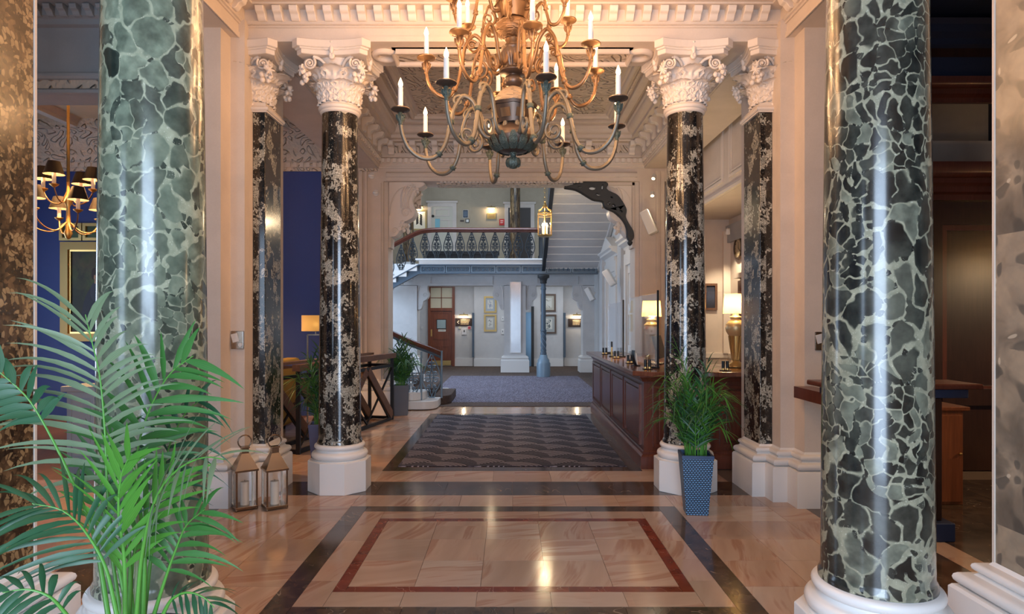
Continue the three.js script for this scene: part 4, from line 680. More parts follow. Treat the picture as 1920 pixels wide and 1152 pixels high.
function balusterGeo(h = 0.78, wd = 0.27, thick = 1) {             // cast panel: vase outline filled with open scrolls
  const k = wd / 0.27, q = h / 0.78, prof = [[0.03, 0], [0.045, 0.05], [0.055, 0.1], [0.095, 0.18], [0.125, 0.27], [0.13, 0.34], [0.115, 0.44], [0.085, 0.54], [0.06, 0.62], [0.03, 0.69], [0.015, 0.74], [0.015, 0.78]], g = [], e = 0.009 * thick;
  for (const s of [-1, 1]) {
    g.push(tube(prof.map(([a, b]) => V(s * a * k, b * q, 0)), e * 1.15, 40, 5));
    for (const [x, y, r, a0, d, n] of [[0.058, 0.31, 0.052, 0.4, 1, 1.5], [0.052, 0.43, 0.042, -0.6, -1, 1.4], [0.034, 0.535, 0.03, 0.6, 1, 1.3], [0.042, 0.2, 0.036, -0.4, -1, 1.4], [0.03, 0.12, 0.022, 0.3, 1, 1.2], [0.024, 0.61, 0.02, 0, -1, 1.2]])
      g.push(tube(spiralPoints(r, r * 0.2, n, 22, a0, d).map((p) => V(s * (p.x + x) * k, (p.y + y) * q, 0)), e * 0.85, 22, 4));
    g.push(tube([V(0, 0.02 * q, 0), V(s * 0.03 * k, 0.16 * q, 0), V(s * 0.012 * k, 0.26 * q, 0), V(s * 0.03 * k, 0.37 * q, 0), V(s * 0.01 * k, 0.48 * q, 0), V(0, 0.66 * q, 0)], e * 0.85, 26, 4));
  }
  g.push(new THREE.TorusGeometry(0.022 * k, e * 0.8, 4, 14).translate(0, 0.37 * q, 0), box(-0.04 * k, 0.04 * k, -0.002, 0.02, -0.012, 0.012), box(-0.02 * k, 0.02 * k, 0.74 * q, 0.79 * q, -0.012, 0.012), new THREE.SphereGeometry(0.02, 8, 6).scale(1, 1.4, 0.8).translate(0, 0.69 * q, 0));
  return merge(g);
}
const balG = balusterGeo(0.78, 0.27, 1.5);
{ const b = thing('gallery_balustrade', 'cast iron vase balusters under a dark mahogany handrail along the gallery', 'balustrade');
  const rail = [[-4.1, 3.44, -GD], [-3.55, 3.72, -GD], [-2.95, 4.04, -GD], [-2.62, 4.19, -GD], [-2.3, 4.24, -GD], [-1, 4.245, -GD], [0.6, 4.245, -GD], [0.95, 4.245, -GD - 0.1], [1.08, 4.25, -GD - 0.6], [1.1, 4.3, -GD - 2.0]];
  const c = curve(rail); mesh('handrail', merge([tube(c, 0.055, 70, 8), tube(curve(rail.map(([x, y, z]) => V(x, y - 0.05, z))), 0.04, 70, 6)]), M.mahogany, b, 'dark mahogany handrail');
  for (let i = 0; i < 10; i++) { const m = mesh('baluster', balG, M.iron, b); m.position.set(X(796.6, GD) + i * 0.3365, 3.41, -GD); }
  for (let i = 0; i < 4; i++) { const m = mesh('baluster', balG, M.iron, b); const x = X(774, GD) - i * 0.3365; m.position.set(x, 3.41 + Math.min(0, (x + 2.45) * 0.54), -GD); }
  mesh('newel_post', lathe([[0.08, 3.41], [0.08, 3.5], [0.06, 3.52], [0.06, 4.2]], 16).translate(X(1014, 18.6), 0, -18.6), M.iron, b);
  for (let i = 0; i < 5; i++) { const m = mesh('baluster', balG, M.iron, b); m.position.set(1.08, 3.43, -GD - 0.5 - i * 0.33); m.rotation.y = PI / 2; } }
{ const s = thing('upper_stair', 'white stone steps climbing to the gallery beside the iron girder', 'stairs'); for (let i = 0; i < 5; i++) mesh('step', rboxAt(-2.75 - 0.3 * (i + 1), -2.7 - 0.3 * i, 3.05 - 0.162 * i, 3.235 - 0.162 * i, GD - 0.04, GD + 1.3, 0.008), M.white, s); }
// far flight: boards of its sloping underside, iron string, bracket
{ const s = thing('boarded_stair_soffit', 'sloping pale boarded underside of the upper stair flight', 'stairs');
  const ys = (d) => 3.12 + 0.42 * (18.5 - d);
  for (let i = 0; i < 17; i++) { const d = 18.42 - i * 0.385, g = new THREE.BoxGeometry(1.58, 0.03, 0.37 / Math.cos(Math.atan(0.42))); const m = mesh('soffit_board', metreUV(g), M.hallWall, s); m.position.set(1.79, ys(d - 0.19), -(d - 0.19)); m.rotation.x = -Math.atan(0.42); }
  mesh('bead', Array.from({ length: 17 }, (_, i) => { const d = 18.42 - i * 0.385; return box(1.0, 2.585, ys(d) - 0.03, ys(d) - 0.005, d - 0.012, d + 0.012); }), M.white, s);
  const str = extrude(shapeOf([[-18.5, ys(18.5) - 0.1], [-11.6, ys(11.6) - 0.1], [-11.6, ys(11.6) + 0.3], [-18.5, ys(18.5) + 0.3]]), 0.09, 0).rotateY(-PI / 2).applyMatrix4(new THREE.Matrix4());
  mesh('stringer', str.translate(0.98, 0, 0), M.iron, s, 'dark iron stringer'); mesh('stringer', str.clone().translate(1.6, 0, 0), M.hallWall, s); }
{ const c = thing('iron_column', 'slim blue painted cast iron column with moulded pedestal in the hall', 'column', undefined, 'thing'); c.position.set(X(1019, 18.47), 0.011, -18.47); c.scale.y = 0.958;
  mesh('pedestal', [lathe([[0.2, 0], [0.2, 0.4], [0.17, 0.44], [0.17, 0.5], [0.12, 0.58], [0.11, 0.64], [0.09, 0.66]], 8)], M.ironLight, c);
  mesh('shaft', lathe([[0.09, 0.64], [0.09, 0.72], [0.075, 0.74], [0.075, 1.35], [0.09, 1.37], [0.09, 1.4], [0.07, 1.42], [0.066, 2.6], [0.08, 2.62], [0.08, 2.66], [0.066, 2.7], [0.066, 2.8]], 20), M.ironBlue, c);
  mesh('twist_band', [0, 1, 2, 3].map((k) => tube(Array.from({ length: 20 }, (_, i) => { const t = i / 19, a = t * 5 + k * PI / 2; return V(0.078 * Math.cos(a), 0.76 + t * 0.58, 0.078 * Math.sin(a)); }), 0.009, 40, 5)), M.ironLight, c, 'twisted raised band');
  mesh('capital', lathe([[0.07, 2.8], [0.1, 2.82], [0.09, 2.86], [0.12, 2.95], [0.17, 2.98], [0.17, 3.06]], 16), M.iron, c);
}
{ // pierced iron spandrel bracket
  const b = thing('pierced_iron_bracket', 'black pierced cast iron arched bracket hung before the carved one', 'bracket'), d = 11.05, P = (x, y) => [X(x, d), Y(y, d)];
  const out = [[1058, 352], [1080, 356], [1098, 366], [1112, 374], [1130, 378], [1134, 388], [1152, 397], [1168, 412], [1176, 428], [1177, 446], [1182, 452], [1187, 446], [1186, 434], [1180, 424], [1172, 408], [1173, 393], [1164, 376], [1155, 366], [1142, 360], [1136, 354], [1136, 344], [1095, 344]];
  const s = new THREE.Shape(new THREE.SplineCurve([...out, out[0]].map((q) => V2(...P(...q)))).getPoints(140));
  for (const [x, y, rx, ry, r] of [[1110, 354, 7, 4, 0], [1121, 366, 5, 2.5, 0.3], [1087, 352, 5, 2, 0.1], [1141, 382, 3, 4.5, 0.5], [1150, 386, 4, 3, 0.5], [1158, 393, 4, 3, 0.7], [1146, 371, 3, 2, 0.6], [1164, 397, 3.5, 2.5, 0.7], [1129, 352, 2.5, 5, 0.2], [1160, 404, 2.5, 1.8, 0.7]]) { const p = new THREE.Path(), [a, c] = P(x, y); p.absellipse(a, c, rx * d / F, ry * d / F, 0, 2 * PI, true, -r); s.holes.push(p); }
  mesh('pierced_panel', extrude(s, 0.08, 0.008, 8).translate(0, 0, -d - 0.04), M.iron, b);
  mesh('arch_rib', tube(out.slice(0, 10).map((q) => V(...P(...q), -d)), 0.03, 40, 6), M.iron, b); mesh('drop_finial', lathe([[0.001, -0.09], [0.03, -0.07], [0.05, -0.03], [0.03, 0], [0.06, 0.03], [0.04, 0.08]], 10).translate(...P(1181, 452), -d), M.iron, b);
  mesh('head_bar', box(X(1075, d), X(1136, d), 3.995, 4.03, d - 0.04, d + 0.04), M.iron, b); }
// gallery wall furniture
const GW = 24;
function architrave(parent, x0, x1, y0, y1, d, w = 0.14, m = M.white) { mesh('architrave', [...frameGeo(x0, x1, y0 - 0.2, y1, d, w, 0.05).filter((_, i) => i !== 1), box(x0 - 0.05, x1 + 0.05, y1, y1 + 0.07, d - 0.09, d)], m, parent); }
{ const g = struct('door_3', null, null, 'cream panelled door on the gallery', 'door'); architrave(g, X(802, GW), X(856, GW), 3.39, Y(381, GW), GW, 0.14, M.plaster);
  const l = mesh('door_leaf', box(X(809, GW), X(849, GW), 3.39, Y(388, GW), 23.97, 24), std(new THREE.Color().setRGB(0.6, 0.54, 0.42), 0.5), g); mesh('panel_moulding', [...frameGeo(X(815, GW), X(843, GW), Y(406, GW), Y(392, GW), 23.97, 0.04, 0.02), ...frameGeo(X(815, GW), X(843, GW), 3.6, Y(412, GW), 23.97, 0.04, 0.02)], M.plaster, l); mesh('knob', new THREE.SphereGeometry(0.05, 10, 8).translate(X(812, GW), Y(406, GW), -23.93), M.black, l); mesh('blue_notice', box(X(816, GW), X(825, GW), Y(430, GW), Y(411, GW), 23.94, 23.95), std(0x7fb4bd, 0.5), l, 'pale blue strip'); }
{ const g = struct('door_4', null, null, 'dark doorway in cream architrave behind the gallery column', 'door'); architrave(g, X(946, GW), X(1002, GW), 3.39, Y(383, GW), GW, 0.14, M.plaster); mesh('door_leaf', box(X(953, GW), X(995, GW), 3.39, Y(389, GW), 23.97, 24), std(0x3a3028, 0.5), g); }
for (const [px, near] of [[766, 'beside the lamp lit botanical print'], [966, 'in front of the dark gallery doorway']]) { const c = thing('gallery_column', 'dark brown marble column standing on the gallery ' + near, 'column', undefined, 'thing'); c.position.set(X(px, 22.6), 3.385, -22.6);
  mesh('shaft', lathe([[0.2, 0.3], [0.19, 0.36], [0.165, 4.6]], 24), M.brown, c); mesh('base', [box(-0.24, 0.24, 0, 0.22, -0.24, 0.24), lathe([[0.24, 0.22], [0.25, 0.26], [0.2, 0.3]], 24)], M.hallWall, c); }
function pictureLight(x, y, d, label, w = 0.34, power = 0.6) {
  const g = thing('picture_light', label, 'lamp'); g.position.set(x, y, -d);
  mesh('hood', new THREE.CylinderGeometry(0.045, 0.045, w, 14, 1, false, 0, PI * 1.3).rotateZ(PI / 2).translate(0, 0, 0.14), M.gilt, g); mesh('arm', tube([[0, 0.06, 0.0], [0, 0.09, 0.07], [0, 0.03, 0.14]], 0.012, 10, 6), M.gilt, g);
  mesh('lamp_tube', new THREE.CylinderGeometry(0.014, 0.014, w * 0.9, 8).rotateZ(PI / 2).translate(0, -0.02, 0.14), M.bulb, g, 'glowing tube');
  const l = new THREE.PointLight(new THREE.Color(1, 0.78, 0.5), power, 0, 2); l.position.set(0, -0.06, 0.16); l.castShadow = true; g.add(l); return g;
}
pictureLight(X(784, GW), Y(389, GW), GW, 'brass picture light over the botanical print on the gallery', 0.4, 0.8);
pictureLight(X(921, GW), Y(391, GW), GW, 'brass picture light over the small gold plaque on the gallery', 0.3, 0.8);
pictureLight(X(870, BW), Y(592, BW), BW, 'brass picture light over the black arrow sign by the mahogany door', 0.3, 0.5);
pictureLight(X(1081, BW), Y(592, BW), BW, 'brass picture light over the brown direction sign by the end pier', 0.3, 0.5);
function picture(name, label, category, x0, x1, y0, y1, d, frameM, w, draw, glass) {
  const g = thing(name, label, category), cx = (x0 + x1) / 2; g.position.set(0, 0, 0);
  mesh('frame', frameGeo(x0, x1, y0, y1, d, w, 0.04), frameM, g);
  printed('print', x0 + w, x1 - w, y0 + w, y1 - w, d - 0.012, draw, g, 160, Math.round(160 * (y1 - y0) / (x1 - x0))); mesh('backing', box(x0 + w * 0.5, x1 - w * 0.5, y0 + w * 0.5, y1 - w * 0.5, d - 0.012, d), M.black, g);
  return g;
}
const sketch = (bg, ink, seed, dense = 14) => (c, w, h) => { const r = rng(seed); c.fillStyle = bg; c.fillRect(0, 0, w, h); c.fillStyle = '#d8d6cc'; c.fillRect(w * 0.2, h * 0.16, w * 0.6, h * 0.66); c.strokeStyle = ink; for (let i = 0; i < dense; i++) { c.lineWidth = 1 + r() * 5; c.beginPath(); const x = w * (0.35 + r() * 0.3), y = h * (0.25 + r() * 0.5); c.moveTo(x, y); c.bezierCurveTo(x + (r() - 0.5) * 50, y + (r() - 0.5) * 50, x + (r() - 0.5) * 50, y + (r() - 0.5) * 50, x + (r() - 0.5) * 40, y + (r() - 0.5) * 60); c.stroke(); } };
const wallPic = (label, p, d, f, draw) => picture('framed_print', label, 'picture', X(p[0], d), X(p[1], d), Y(p[3], d), Y(p[2], d), d, f, 0.06, draw);
wallPic('gilt framed print with blue sketch, above another by the lift buttons', [907.5, 931, 556, 587], 22.6, M.gilt, sketch('#aeb6bd', '#6d7fa0', 3, 18));
wallPic('gilt framed print with dark figure sketch, below another by the lift buttons', [907.5, 931, 590, 622], 22.6, M.gilt, sketch('#b5b4ae', '#3a3a40', 5, 9));
wallPic('dark framed print of a pale figure behind the iron column, upper one', [1014, 1042, 551.5, 585], 22.6, M.darkBronze, sketch('#b9b4a6', '#8f8a7d', 7, 10));
wallPic('dark framed print with grey drawing behind the iron column, lower one', [1014, 1043, 590, 626], 22.6, M.darkBronze, sketch('#a9adab', '#2d4046', 9, 26));
picture('framed_print', 'tall botanical leaf print under a picture light on the gallery', 'picture', X(772, GW), X(800, GW), Y(432, GW), Y(394, GW), GW, M.gilt, 0.05, (c, w, h) => { c.fillStyle = '#e6dfc8'; c.fillRect(0, 0, w, h); c.fillStyle = '#2a2620'; for (let i = 0; i < 12; i++) { c.beginPath(); c.ellipse(w * (0.35 + 0.3 * (i % 2)), h * (0.18 + 0.05 * i), w * 0.13, h * 0.05, i % 2 ? 0.7 : -0.7, 0, 7); c.fill(); } });
const signTex = (lines, arrow) => (c, w, h) => { c.fillStyle = '#2b1c1a'; c.fillRect(0, 0, w, h); c.fillStyle = '#d8c49a'; for (let i = 0; i < lines; i++) { let x = w * 0.3; const r = rng(i + 40); while (x < w * (0.75 + 0.12 * r())) { const q = 3 + r() * 7; c.fillRect(x, h * (0.14 + i * 0.72 / lines), q, h * 0.42 / lines); x += q + 2; } } c.strokeStyle = '#f2ead6'; c.lineWidth = 6; c.beginPath(); if (arrow < 0) { c.moveTo(w * 0.2, h * 0.3); c.lineTo(w * 0.1, h * 0.5); c.lineTo(w * 0.2, h * 0.7); c.stroke(); } else { c.fillStyle = '#f2ead6'; c.beginPath(); c.arc(w * 0.93, h * 0.78, 6, 0, 7); c.fill(); } };
function sign(label, p, d, draw, m = M.darkBronze) { const g = thing('wall_sign', label, 'sign'); mesh('board', box(X(p[0], d), X(p[1], d), Y(p[3], d), Y(p[2], d), d - 0.03, d), m, g); printed('sign_face', X(p[0], d) + 0.01, X(p[1], d) - 0.01, Y(p[3], d) + 0.01, Y(p[2], d) - 0.01, d - 0.03, draw, g, 160, 90); return g; }
sign('black sign with gold lettering and white arrow by the mahogany door', [854, 886, 597, 612], BW, signTex(4, -1));
sign('brown sign with gold lettering by the end pier', [1065, 1093, 598, 613.5], BW, signTex(4, 1));
sign('small gold plaque under a picture light on the gallery', [913, 930, 400, 411], GW, (c, w, h) => { c.fillStyle = '#8a7440'; c.fillRect(0, 0, w, h); c.fillStyle = '#4d3f20'; for (let i = 0; i < 3; i++) c.fillRect(w * 0.15, h * (0.2 + i * 0.22), w * 0.7, h * 0.09); }, M.gilt);
sign('red fire action notice on the gallery wall', [936, 946, 411, 423], GW, (c, w, h) => { c.fillStyle = '#c02a22'; c.fillRect(0, 0, w, h); c.fillStyle = '#f0e0d8'; c.fillRect(w * 0.2, h * 0.2, w * 0.6, h * 0.1); c.fillRect(w * 0.2, h * 0.45, w * 0.6, h * 0.06); c.fillRect(w * 0.2, h * 0.6, w * 0.5, h * 0.06); }, M.red);
for (const [p, draw, label, m] of [[[868, 878, 394, 409], '#5f6b78', 'small grey framed notice on the gallery wall', M.white], [[863, 870, 413, 416], '#4a4038', 'narrow dark switch plate on the gallery wall', M.darkBronze], [[873, 880, 411, 418], '#eae6dc', 'black framed call point on the gallery wall', M.black]])
  sign(label, p, GW, (c, w, h) => { c.fillStyle = draw; c.fillRect(w * 0.1, h * 0.1, w * 0.8, h * 0.8); }, m);
for (const [p, col, label] of [[[860, 864, 613, 617], '#c9c4a0', 'small yellow notice below the black arrow sign'], [[866, 875, 615, 628], '#d9dadd', 'white notice sheet below the black arrow sign'], [[877, 883, 612, 618], '#c0505e', 'red fire call point below the black arrow sign'], [[940.5, 945, 594, 602], '#e6e6e4', 'white lift call panel beside the prints, upper one'], [[940, 945, 617, 627], '#e6e6e4', 'white lift call panel beside the prints, lower one'], [[790, 793, 613, 618], '#e6e6e4', 'small white round thermostat beside the mahogany door']])
  sign(label, p, label.includes('lift') ? 22.6 : BW, (c, w, h) => { c.fillStyle = col; c.fillRect(0, 0, w, h); c.fillStyle = '#44484c'; if (!label.includes('yellow')) c.fillRect(w * 0.35, h * 0.3, w * 0.3, h * 0.35); }, M.white);
{ const b = thing('gallery_bench', 'low black bench behind the gallery balusters', 'bench'); const d = 19.2; mesh('seat', rboxAt(X(797, d), X(936, d), 3.6, 3.72, d, d + 0.5, 0.02), M.black, b); mesh('leg', rboxAt(X(800, d), X(806, d), 3.386, 3.6, d, d + 0.5, 0.01), M.black, b); mesh('leg', rboxAt(X(926, d), X(933, d), 3.386, 3.6, d, d + 0.5, 0.01), M.black, b); mesh('skirt', box(X(806, d), X(926, d), 3.42, 3.6, d + 0.02, d + 0.04), M.black, b); }
// first flight at the foot of the stairs
{ const s = thing('staircase', 'carpeted staircase with white curved bottom step and blue iron balusters', 'stairs'); s.position.y = 0.011;
  const bull = (x0, x1, d0, d1, h, y) => { const sh = new THREE.Shape(); sh.moveTo(x0, d0); sh.lineTo(x1 - 0.25, d0); sh.quadraticCurveTo(x1, d0 + 0.02, x1, d0 + 0.35); sh.lineTo(x1, d1); sh.lineTo(x0, d1); sh.closePath(); return extrude(sh, h - 0.03, 0.014, 8, 2).rotateX(-PI / 2).translate(0, y + 0.015, 0).scale(1, 1, 1); };
  mesh('bottom_step', bull(-3.2, -1.38, 11.66, 14.0, 0.15, 0), M.white, s, 'white stone curved bottom step');
  const run = mesh('carpet_runner', bull(-3.2, -1.2, 12.35, 13.7, 0.17, 0.0), M.hallBrown, s, 'dark patterned stair carpet');
  mesh('step', bull(-3.4, -1.62, 11.75, 14.0, 0.15, 0.15), M.white, s); mesh('carpet_tread', rboxAt(-3.4, -1.5, 0.16, 0.33, 12.35, 13.7, 0.05), M.hallBrown, s);
  for (let i = 2; i < 13; i++) { mesh('step', rboxAt(-1.62 - 0.3 * i - 0.35, -1.62 - 0.3 * (i - 1) + 0.03, 0.15 * i, 0.15 * (i + 1), 11.9, 14.0, 0.01), M.white, s); mesh('carpet_tread', rboxAt(-1.62 - 0.3 * i - 0.1, -1.62 - 0.3 * (i - 1) + 0.045, 0.15 * i, 0.15 * (i + 1) + 0.012, 12.35, 13.7, 0.01), M.hallBrown, s); }
  const bg = balusterGeo(0.86, 0.36, 1.2), spots = [[-1.52, 0.15, 12.2], [-1.86, 0.15, 11.85], [-2.05, 0.32, 12.1], [-2.35, 0.47, 12.1], [-2.65, 0.62, 12.1]];
  for (const [x, y, d] of spots) { const m = mesh('baluster', bg, M.ironLight, s, 'pale blue iron scroll baluster'); m.position.set(x, y, -d); }
  for (const [x, y, d] of spots.slice(0, 2)) mesh('newel_rod', new THREE.CylinderGeometry(0.018, 0.018, 0.9, 8).translate(x + 0.19, y + 0.45, -d), M.ironLight, s);
  for (const [dy, r] of [[0, 0.05], [-0.055, 0.035]]) mesh('handrail', tube([[-1.33, 0.98 + dy, -12.25], [-1.5, 1.06 + dy, -12.2], [-1.9, 1.22 + dy, -12.1], [-2.6, 1.55 + dy, -12.1], [-3.6, 2.05 + dy, -12.1]], r, 30, 8), dy ? M.ironBlue : M.mahogany, s, dy ? undefined : 'mahogany handrail'); }
// pedimented doors on the side wall
function sideDoor(d0, d1, label, n) {
  const g = struct('door_' + n, null, null, label, 'door'), x = 2.6;
  mesh('architrave', [box(x - 0.09, x, 0, 3.1, d0, d0 + 0.2), box(x - 0.09, x, 0, 3.1, d1 - 0.2, d1), box(x - 0.09, x, 2.85, 3.2, d0 + 0.2, d1 - 0.2)], M.white, g);
  mesh('cornice', sweep([[0, 0], [0.06, 0], [0.08, 0.05], [0.14, 0.08], [0.2, 0.1], [0.2, 0.15], [0.26, 0.18], [0.26, 0.22], [0, 0.22]], [[x, -d1 - 0.1], [x, -d0 + 0.1]], { y: 3.2 }), M.white, g);
  const md = (d0 + d1) / 2; mesh('pediment', extrude(shapeOf([[-d1 - 0.1, 0], [-d0 + 0.1, 0], [-md, 0.34]]), 0.2, 0).rotateY(-PI / 2).translate(x, 3.42, 0), M.white, g);
  const l = mesh('door_leaf', box(x - 0.04, x, 0, 2.85, d0 + 0.2, d1 - 0.2), M.white, g);
  for (const [a, b] of [[0.2, 0.9], [1.05, 1.8], [1.95, 2.7]]) mesh('panel', [box(x - 0.06, x - 0.04, a, b, d0 + 0.34, d0 + 0.38), box(x - 0.06, x - 0.04, a, b, d1 - 0.38, d1 - 0.34), box(x - 0.06, x - 0.04, a, a + 0.04, d0 + 0.38, d1 - 0.38), box(x - 0.06, x - 0.04, b - 0.04, b, d0 + 0.38, d1 - 0.38)], M.white, l);
  mesh('hinge', box(x - 0.07, x - 0.05, 2.3, 2.42, d0 + 0.21, d0 + 0.24), M.black, g);
}
sideDoor(12.5, 14.3, 'white pedimented door on the hall side wall beside the post', 5);
sideDoor(15.4, 17.2, 'white pedimented door on the hall side wall by the end pier', 6);
{ const w = struct('trim_7', null, null, 'pale pilaster strips on the hall side wall', 'trim'); for (const d of [14.6, 17.6]) mesh('pilaster_strip', box(2.5, 2.6, 0, 4.6, d, d + 0.5), M.hallWall, w); for (const d of [14.6, 17.6]) mesh('pilaster_cap', box(2.42, 2.6, 3.9, 4.1, d - 0.06, d + 0.56), M.white, w); }
function speaker(label, x, y, d, h, rz) { const g = thing('wall_speaker', label, 'speaker'); g.position.set(x, y, -d); g.rotation.set(0, -0.5, rz);
  mesh('cabinet', rbox(0.15, h, 0.16, 0.015), M.speaker, g); mesh('grille', rbox(0.12, h * 0.9, 0.01, 0.004).translate(0, 0, 0.083), M.white, g); mesh('bracket', tube([[0, -0.02, -0.07], [0.05, -0.02, -0.16], [0.1, 0.02, -0.22]], 0.014, 10, 6), M.speaker, g); return g; }
speaker('white wall speaker on the reception post below the spotlights', X(1217, 10.85), Y(417, 10.85), 10.85, 0.42, 0.4);
speaker('white wall speaker between the pedimented doors', X(1158, 13.6), Y(515, 13.6), 14.7, 0.4, 0.55);
speaker('white wall speaker by the end pier', X(1107, 18.5), Y(552, 18.5), 18.6, 0.4, 0.5);
// lantern in the hall
{ const d = 13.6, g = thing('hanging_lantern', 'glowing brass six sided glass lantern hanging in the hall', 'lantern'); g.position.set(X(1021.5, d), Y(442, d), -d);
  const R = 0.16, h = 0.47, V6 = (i, y, r = R) => V(r * Math.sin(i * PI / 3), y, r * Math.cos(i * PI / 3));
  mesh('lantern_frame', [...[0, 1, 2, 3, 4, 5].flatMap((i) => [bar(V6(i, 0), V6(i, h), 0.014), bar(V6(i, 0), V6(i + 1, 0), 0.02), bar(V6(i, h), V6(i + 1, h), 0.02), bar(V6(i, h - 0.06), V6(i + 1, h - 0.06), 0.008)]), new THREE.CylinderGeometry(R, R * 0.85, 0.02, 6).translate(0, -0.015, 0)], M.brass, g);
  for (let i = 0; i < 6; i++) { const p = mesh('pane', metreUV(new THREE.BoxGeometry(R * 0.95, h - 0.02, 0.003)), M.glass, g, 'clear lantern pane'); const a = (i + 0.5) * PI / 3; p.position.set(R * 0.866 * Math.sin(a), h / 2, R * 0.866 * Math.cos(a)); p.rotation.y = a; }
  mesh('crown', [0, 1, 2, 3, 4, 5].map((i) => tube([V6(i, h), V6(i, h + 0.05, R * 0.95), V6(i, h + 0.09, R * 0.55), V6(i, h + 0.16, R * 0.2)], 0.009, 14, 5)).concat([lathe([[0.05, h + 0.13], [0.06, h + 0.16], [0.03, h + 0.19], [0.02, h + 0.24]], 12)]), M.brass, g);
  mesh('chain', Array.from({ length: 43 }, (_, i) => new THREE.TorusGeometry(0.03, 0.006, 5, 10).rotateY(i % 2 ? PI / 2 : 0).scale(0.7, 1.6, 0.7).translate(0, h + 0.3 + i * 0.094, 0)), M.brass, g);
  for (let i = 0; i < 4; i++) { const a = i * PI / 2 + 0.4; mesh('candle', new THREE.CylinderGeometry(0.012, 0.012, 0.15, 8).translate(0.055 * Math.sin(a), 0.11, 0.055 * Math.cos(a)), M.candle, g); mesh('bulb', lathe([[0.001, 0], [0.016, 0.02], [0.012, 0.045], [0.001, 0.08]], 8).translate(0.055 * Math.sin(a), 0.19, 0.055 * Math.cos(a)), M.bulb, g); }
  const l = new THREE.PointLight(new THREE.Color(1, 0.75, 0.45), 4, 0, 2); l.position.set(0, 0.29, 0); l.castShadow = true; g.add(l); }
for (const [x0, x1] of [[-2.7, -0.4], [0.6, 2.3]]) { const g = thing('added_ceiling_light', x0 < 0 ? 'added fill light panel under the gallery before the mahogany door' : 'added fill light panel under the gallery before the dark framed prints', 'lamp'); mesh('tray', box(x0 - 0.04, x1 + 0.04, 3.03, 3.062, 20.95, 21.65), M.white, g); mesh('diffuser_light', box(x0, x1, 3.02, 3.03, 21.0, 21.6), new THREE.MeshStandardMaterial({ color: 0xffffff, emissive: new THREE.Color(0.85, 0.92, 1), emissiveIntensity: 1.5 }), g); const l = new THREE.RectAreaLight(new THREE.Color(0.82, 0.9, 1), 5, x1 - x0, 0.6); l.position.set((x0 + x1) / 2, 3.01, -21.3); l.lookAt((x0 + x1) / 2, 0, -21.3); g.add(l); }  // added panels hidden behind the beam, only to brighten the back wall
// ---------------------------------------------------------------- reception desk and alcove
{ const g = thing('reception_desk', 'long mahogany reception desk with raised panels and thick top', 'desk'), x0 = 1.46, dn = 7.1, df = 11.5, h = 1.02;
  mesh('carcass', [box(x0, x0 + 0.12, 0.12, h, dn, df), box(x0 + 0.12, 3.0, 0.12, h, dn, dn + 0.12), box(x0 + 0.12, x0 + 0.5, 0.12, h, df - 0.05, df)], M.mahogany, g);
  mesh('plinth', [sweep([[0.035, 0], [0.035, 0.13], [0.025, 0.15], [0.01, 0.16], [0.01, 0.19], [0, 0.2]], [[x0, -df], [x0, -dn], [3.0, -dn]], {})], M.mahogany, g);
  mesh('plinth_core', [box(x0, x0 + 0.12, 0, 0.12, dn, df), box(x0 + 0.12, 3.0, 0, 0.12, dn, dn + 0.12)], M.darkWood, g);
  const n = 4, L = (df - dn - 0.2) / n;
  for (let i = 0; i < n; i++) { const a = dn + 0.12 + i * L, b = a + L - 0.1;
    const p = mesh('panel', metreUV(rbox(0.03, 0.56, b - a - 0.12, 0.014)).translate(x0 - 0.004, 0.58, -(a + b) / 2), M.mahogany, g);
    mesh('panel_moulding', [box(x0 - 0.03, x0, 0.24, 0.275, a, b), box(x0 - 0.03, x0, 0.885, 0.92, a, b), box(x0 - 0.03, x0, 0.275, 0.885, a, a + 0.035), box(x0 - 0.03, x0, 0.275, 0.885, b - 0.035, b)], M.mahogany, p); }
  for (const [a, b] of [[1.56, 2.2], [2.3, 2.95]]) { const p = mesh('panel', metreUV(rbox(b - a - 0.12, 0.56, 0.03, 0.014)).translate((a + b) / 2, 0.58, -dn + 0.004), M.mahogany, g); mesh('panel_moulding', frameGeo(a, b, 0.24, 0.92, dn, 0.035, 0.03), M.mahogany, p); }
  mesh('top_moulding', sweep([[0, 0], [0.015, 0], [0.03, 0.03], [0.05, 0.05], [0.05, 0.06], [0, 0.06]], [[x0, -df], [x0, -dn], [3.0, -dn]], { y: 0.965 }), M.mahogany, g);
  const top = shapeOf([[x0 - 0.1, dn + 0.08], [x0 + 0.08, dn - 0.1], [3.02, dn - 0.1], [3.02, dn + 0.95], [2.5, dn + 0.95], [2.3, dn + 1.15], [2.3, 10.86], [2.02, 10.86], [2.02, df + 0.05], [x0 - 0.1, df + 0.05]]);
  mesh('desk_top', metreUV(extrude(top, 0.036, 0.01, 4, 2).rotateX(-PI / 2).translate(0, 1.032, 0)), phys(new THREE.Color().setRGB(0.24, 0.1, 0.065), 0.15, { map: T.wood }), g, 'thick polished desk top');
  mesh('inner_counter', [box(2.2, 2.3, 0, 1.02, 8.3, 10.86), box(2.9, 3.0, 0, 1.02, 7.2, 8.0), box(2.4, 2.9, 0, 1.02, 7.95, 8.0)], M.darkWood, g); }
const screens = [['long clear screen standing along the desk nearer the blue planter', [1.665, 1.68], [7.35, 9.1], 1.96], ['clear screen standing along the desk by the hall end', [1.665, 1.68], [9.6, 11.1], 1.92], ['clear screen across the short side of the desk before the large brass lamp', [1.95, 2.95], [7.28, 7.295], 1.97]];
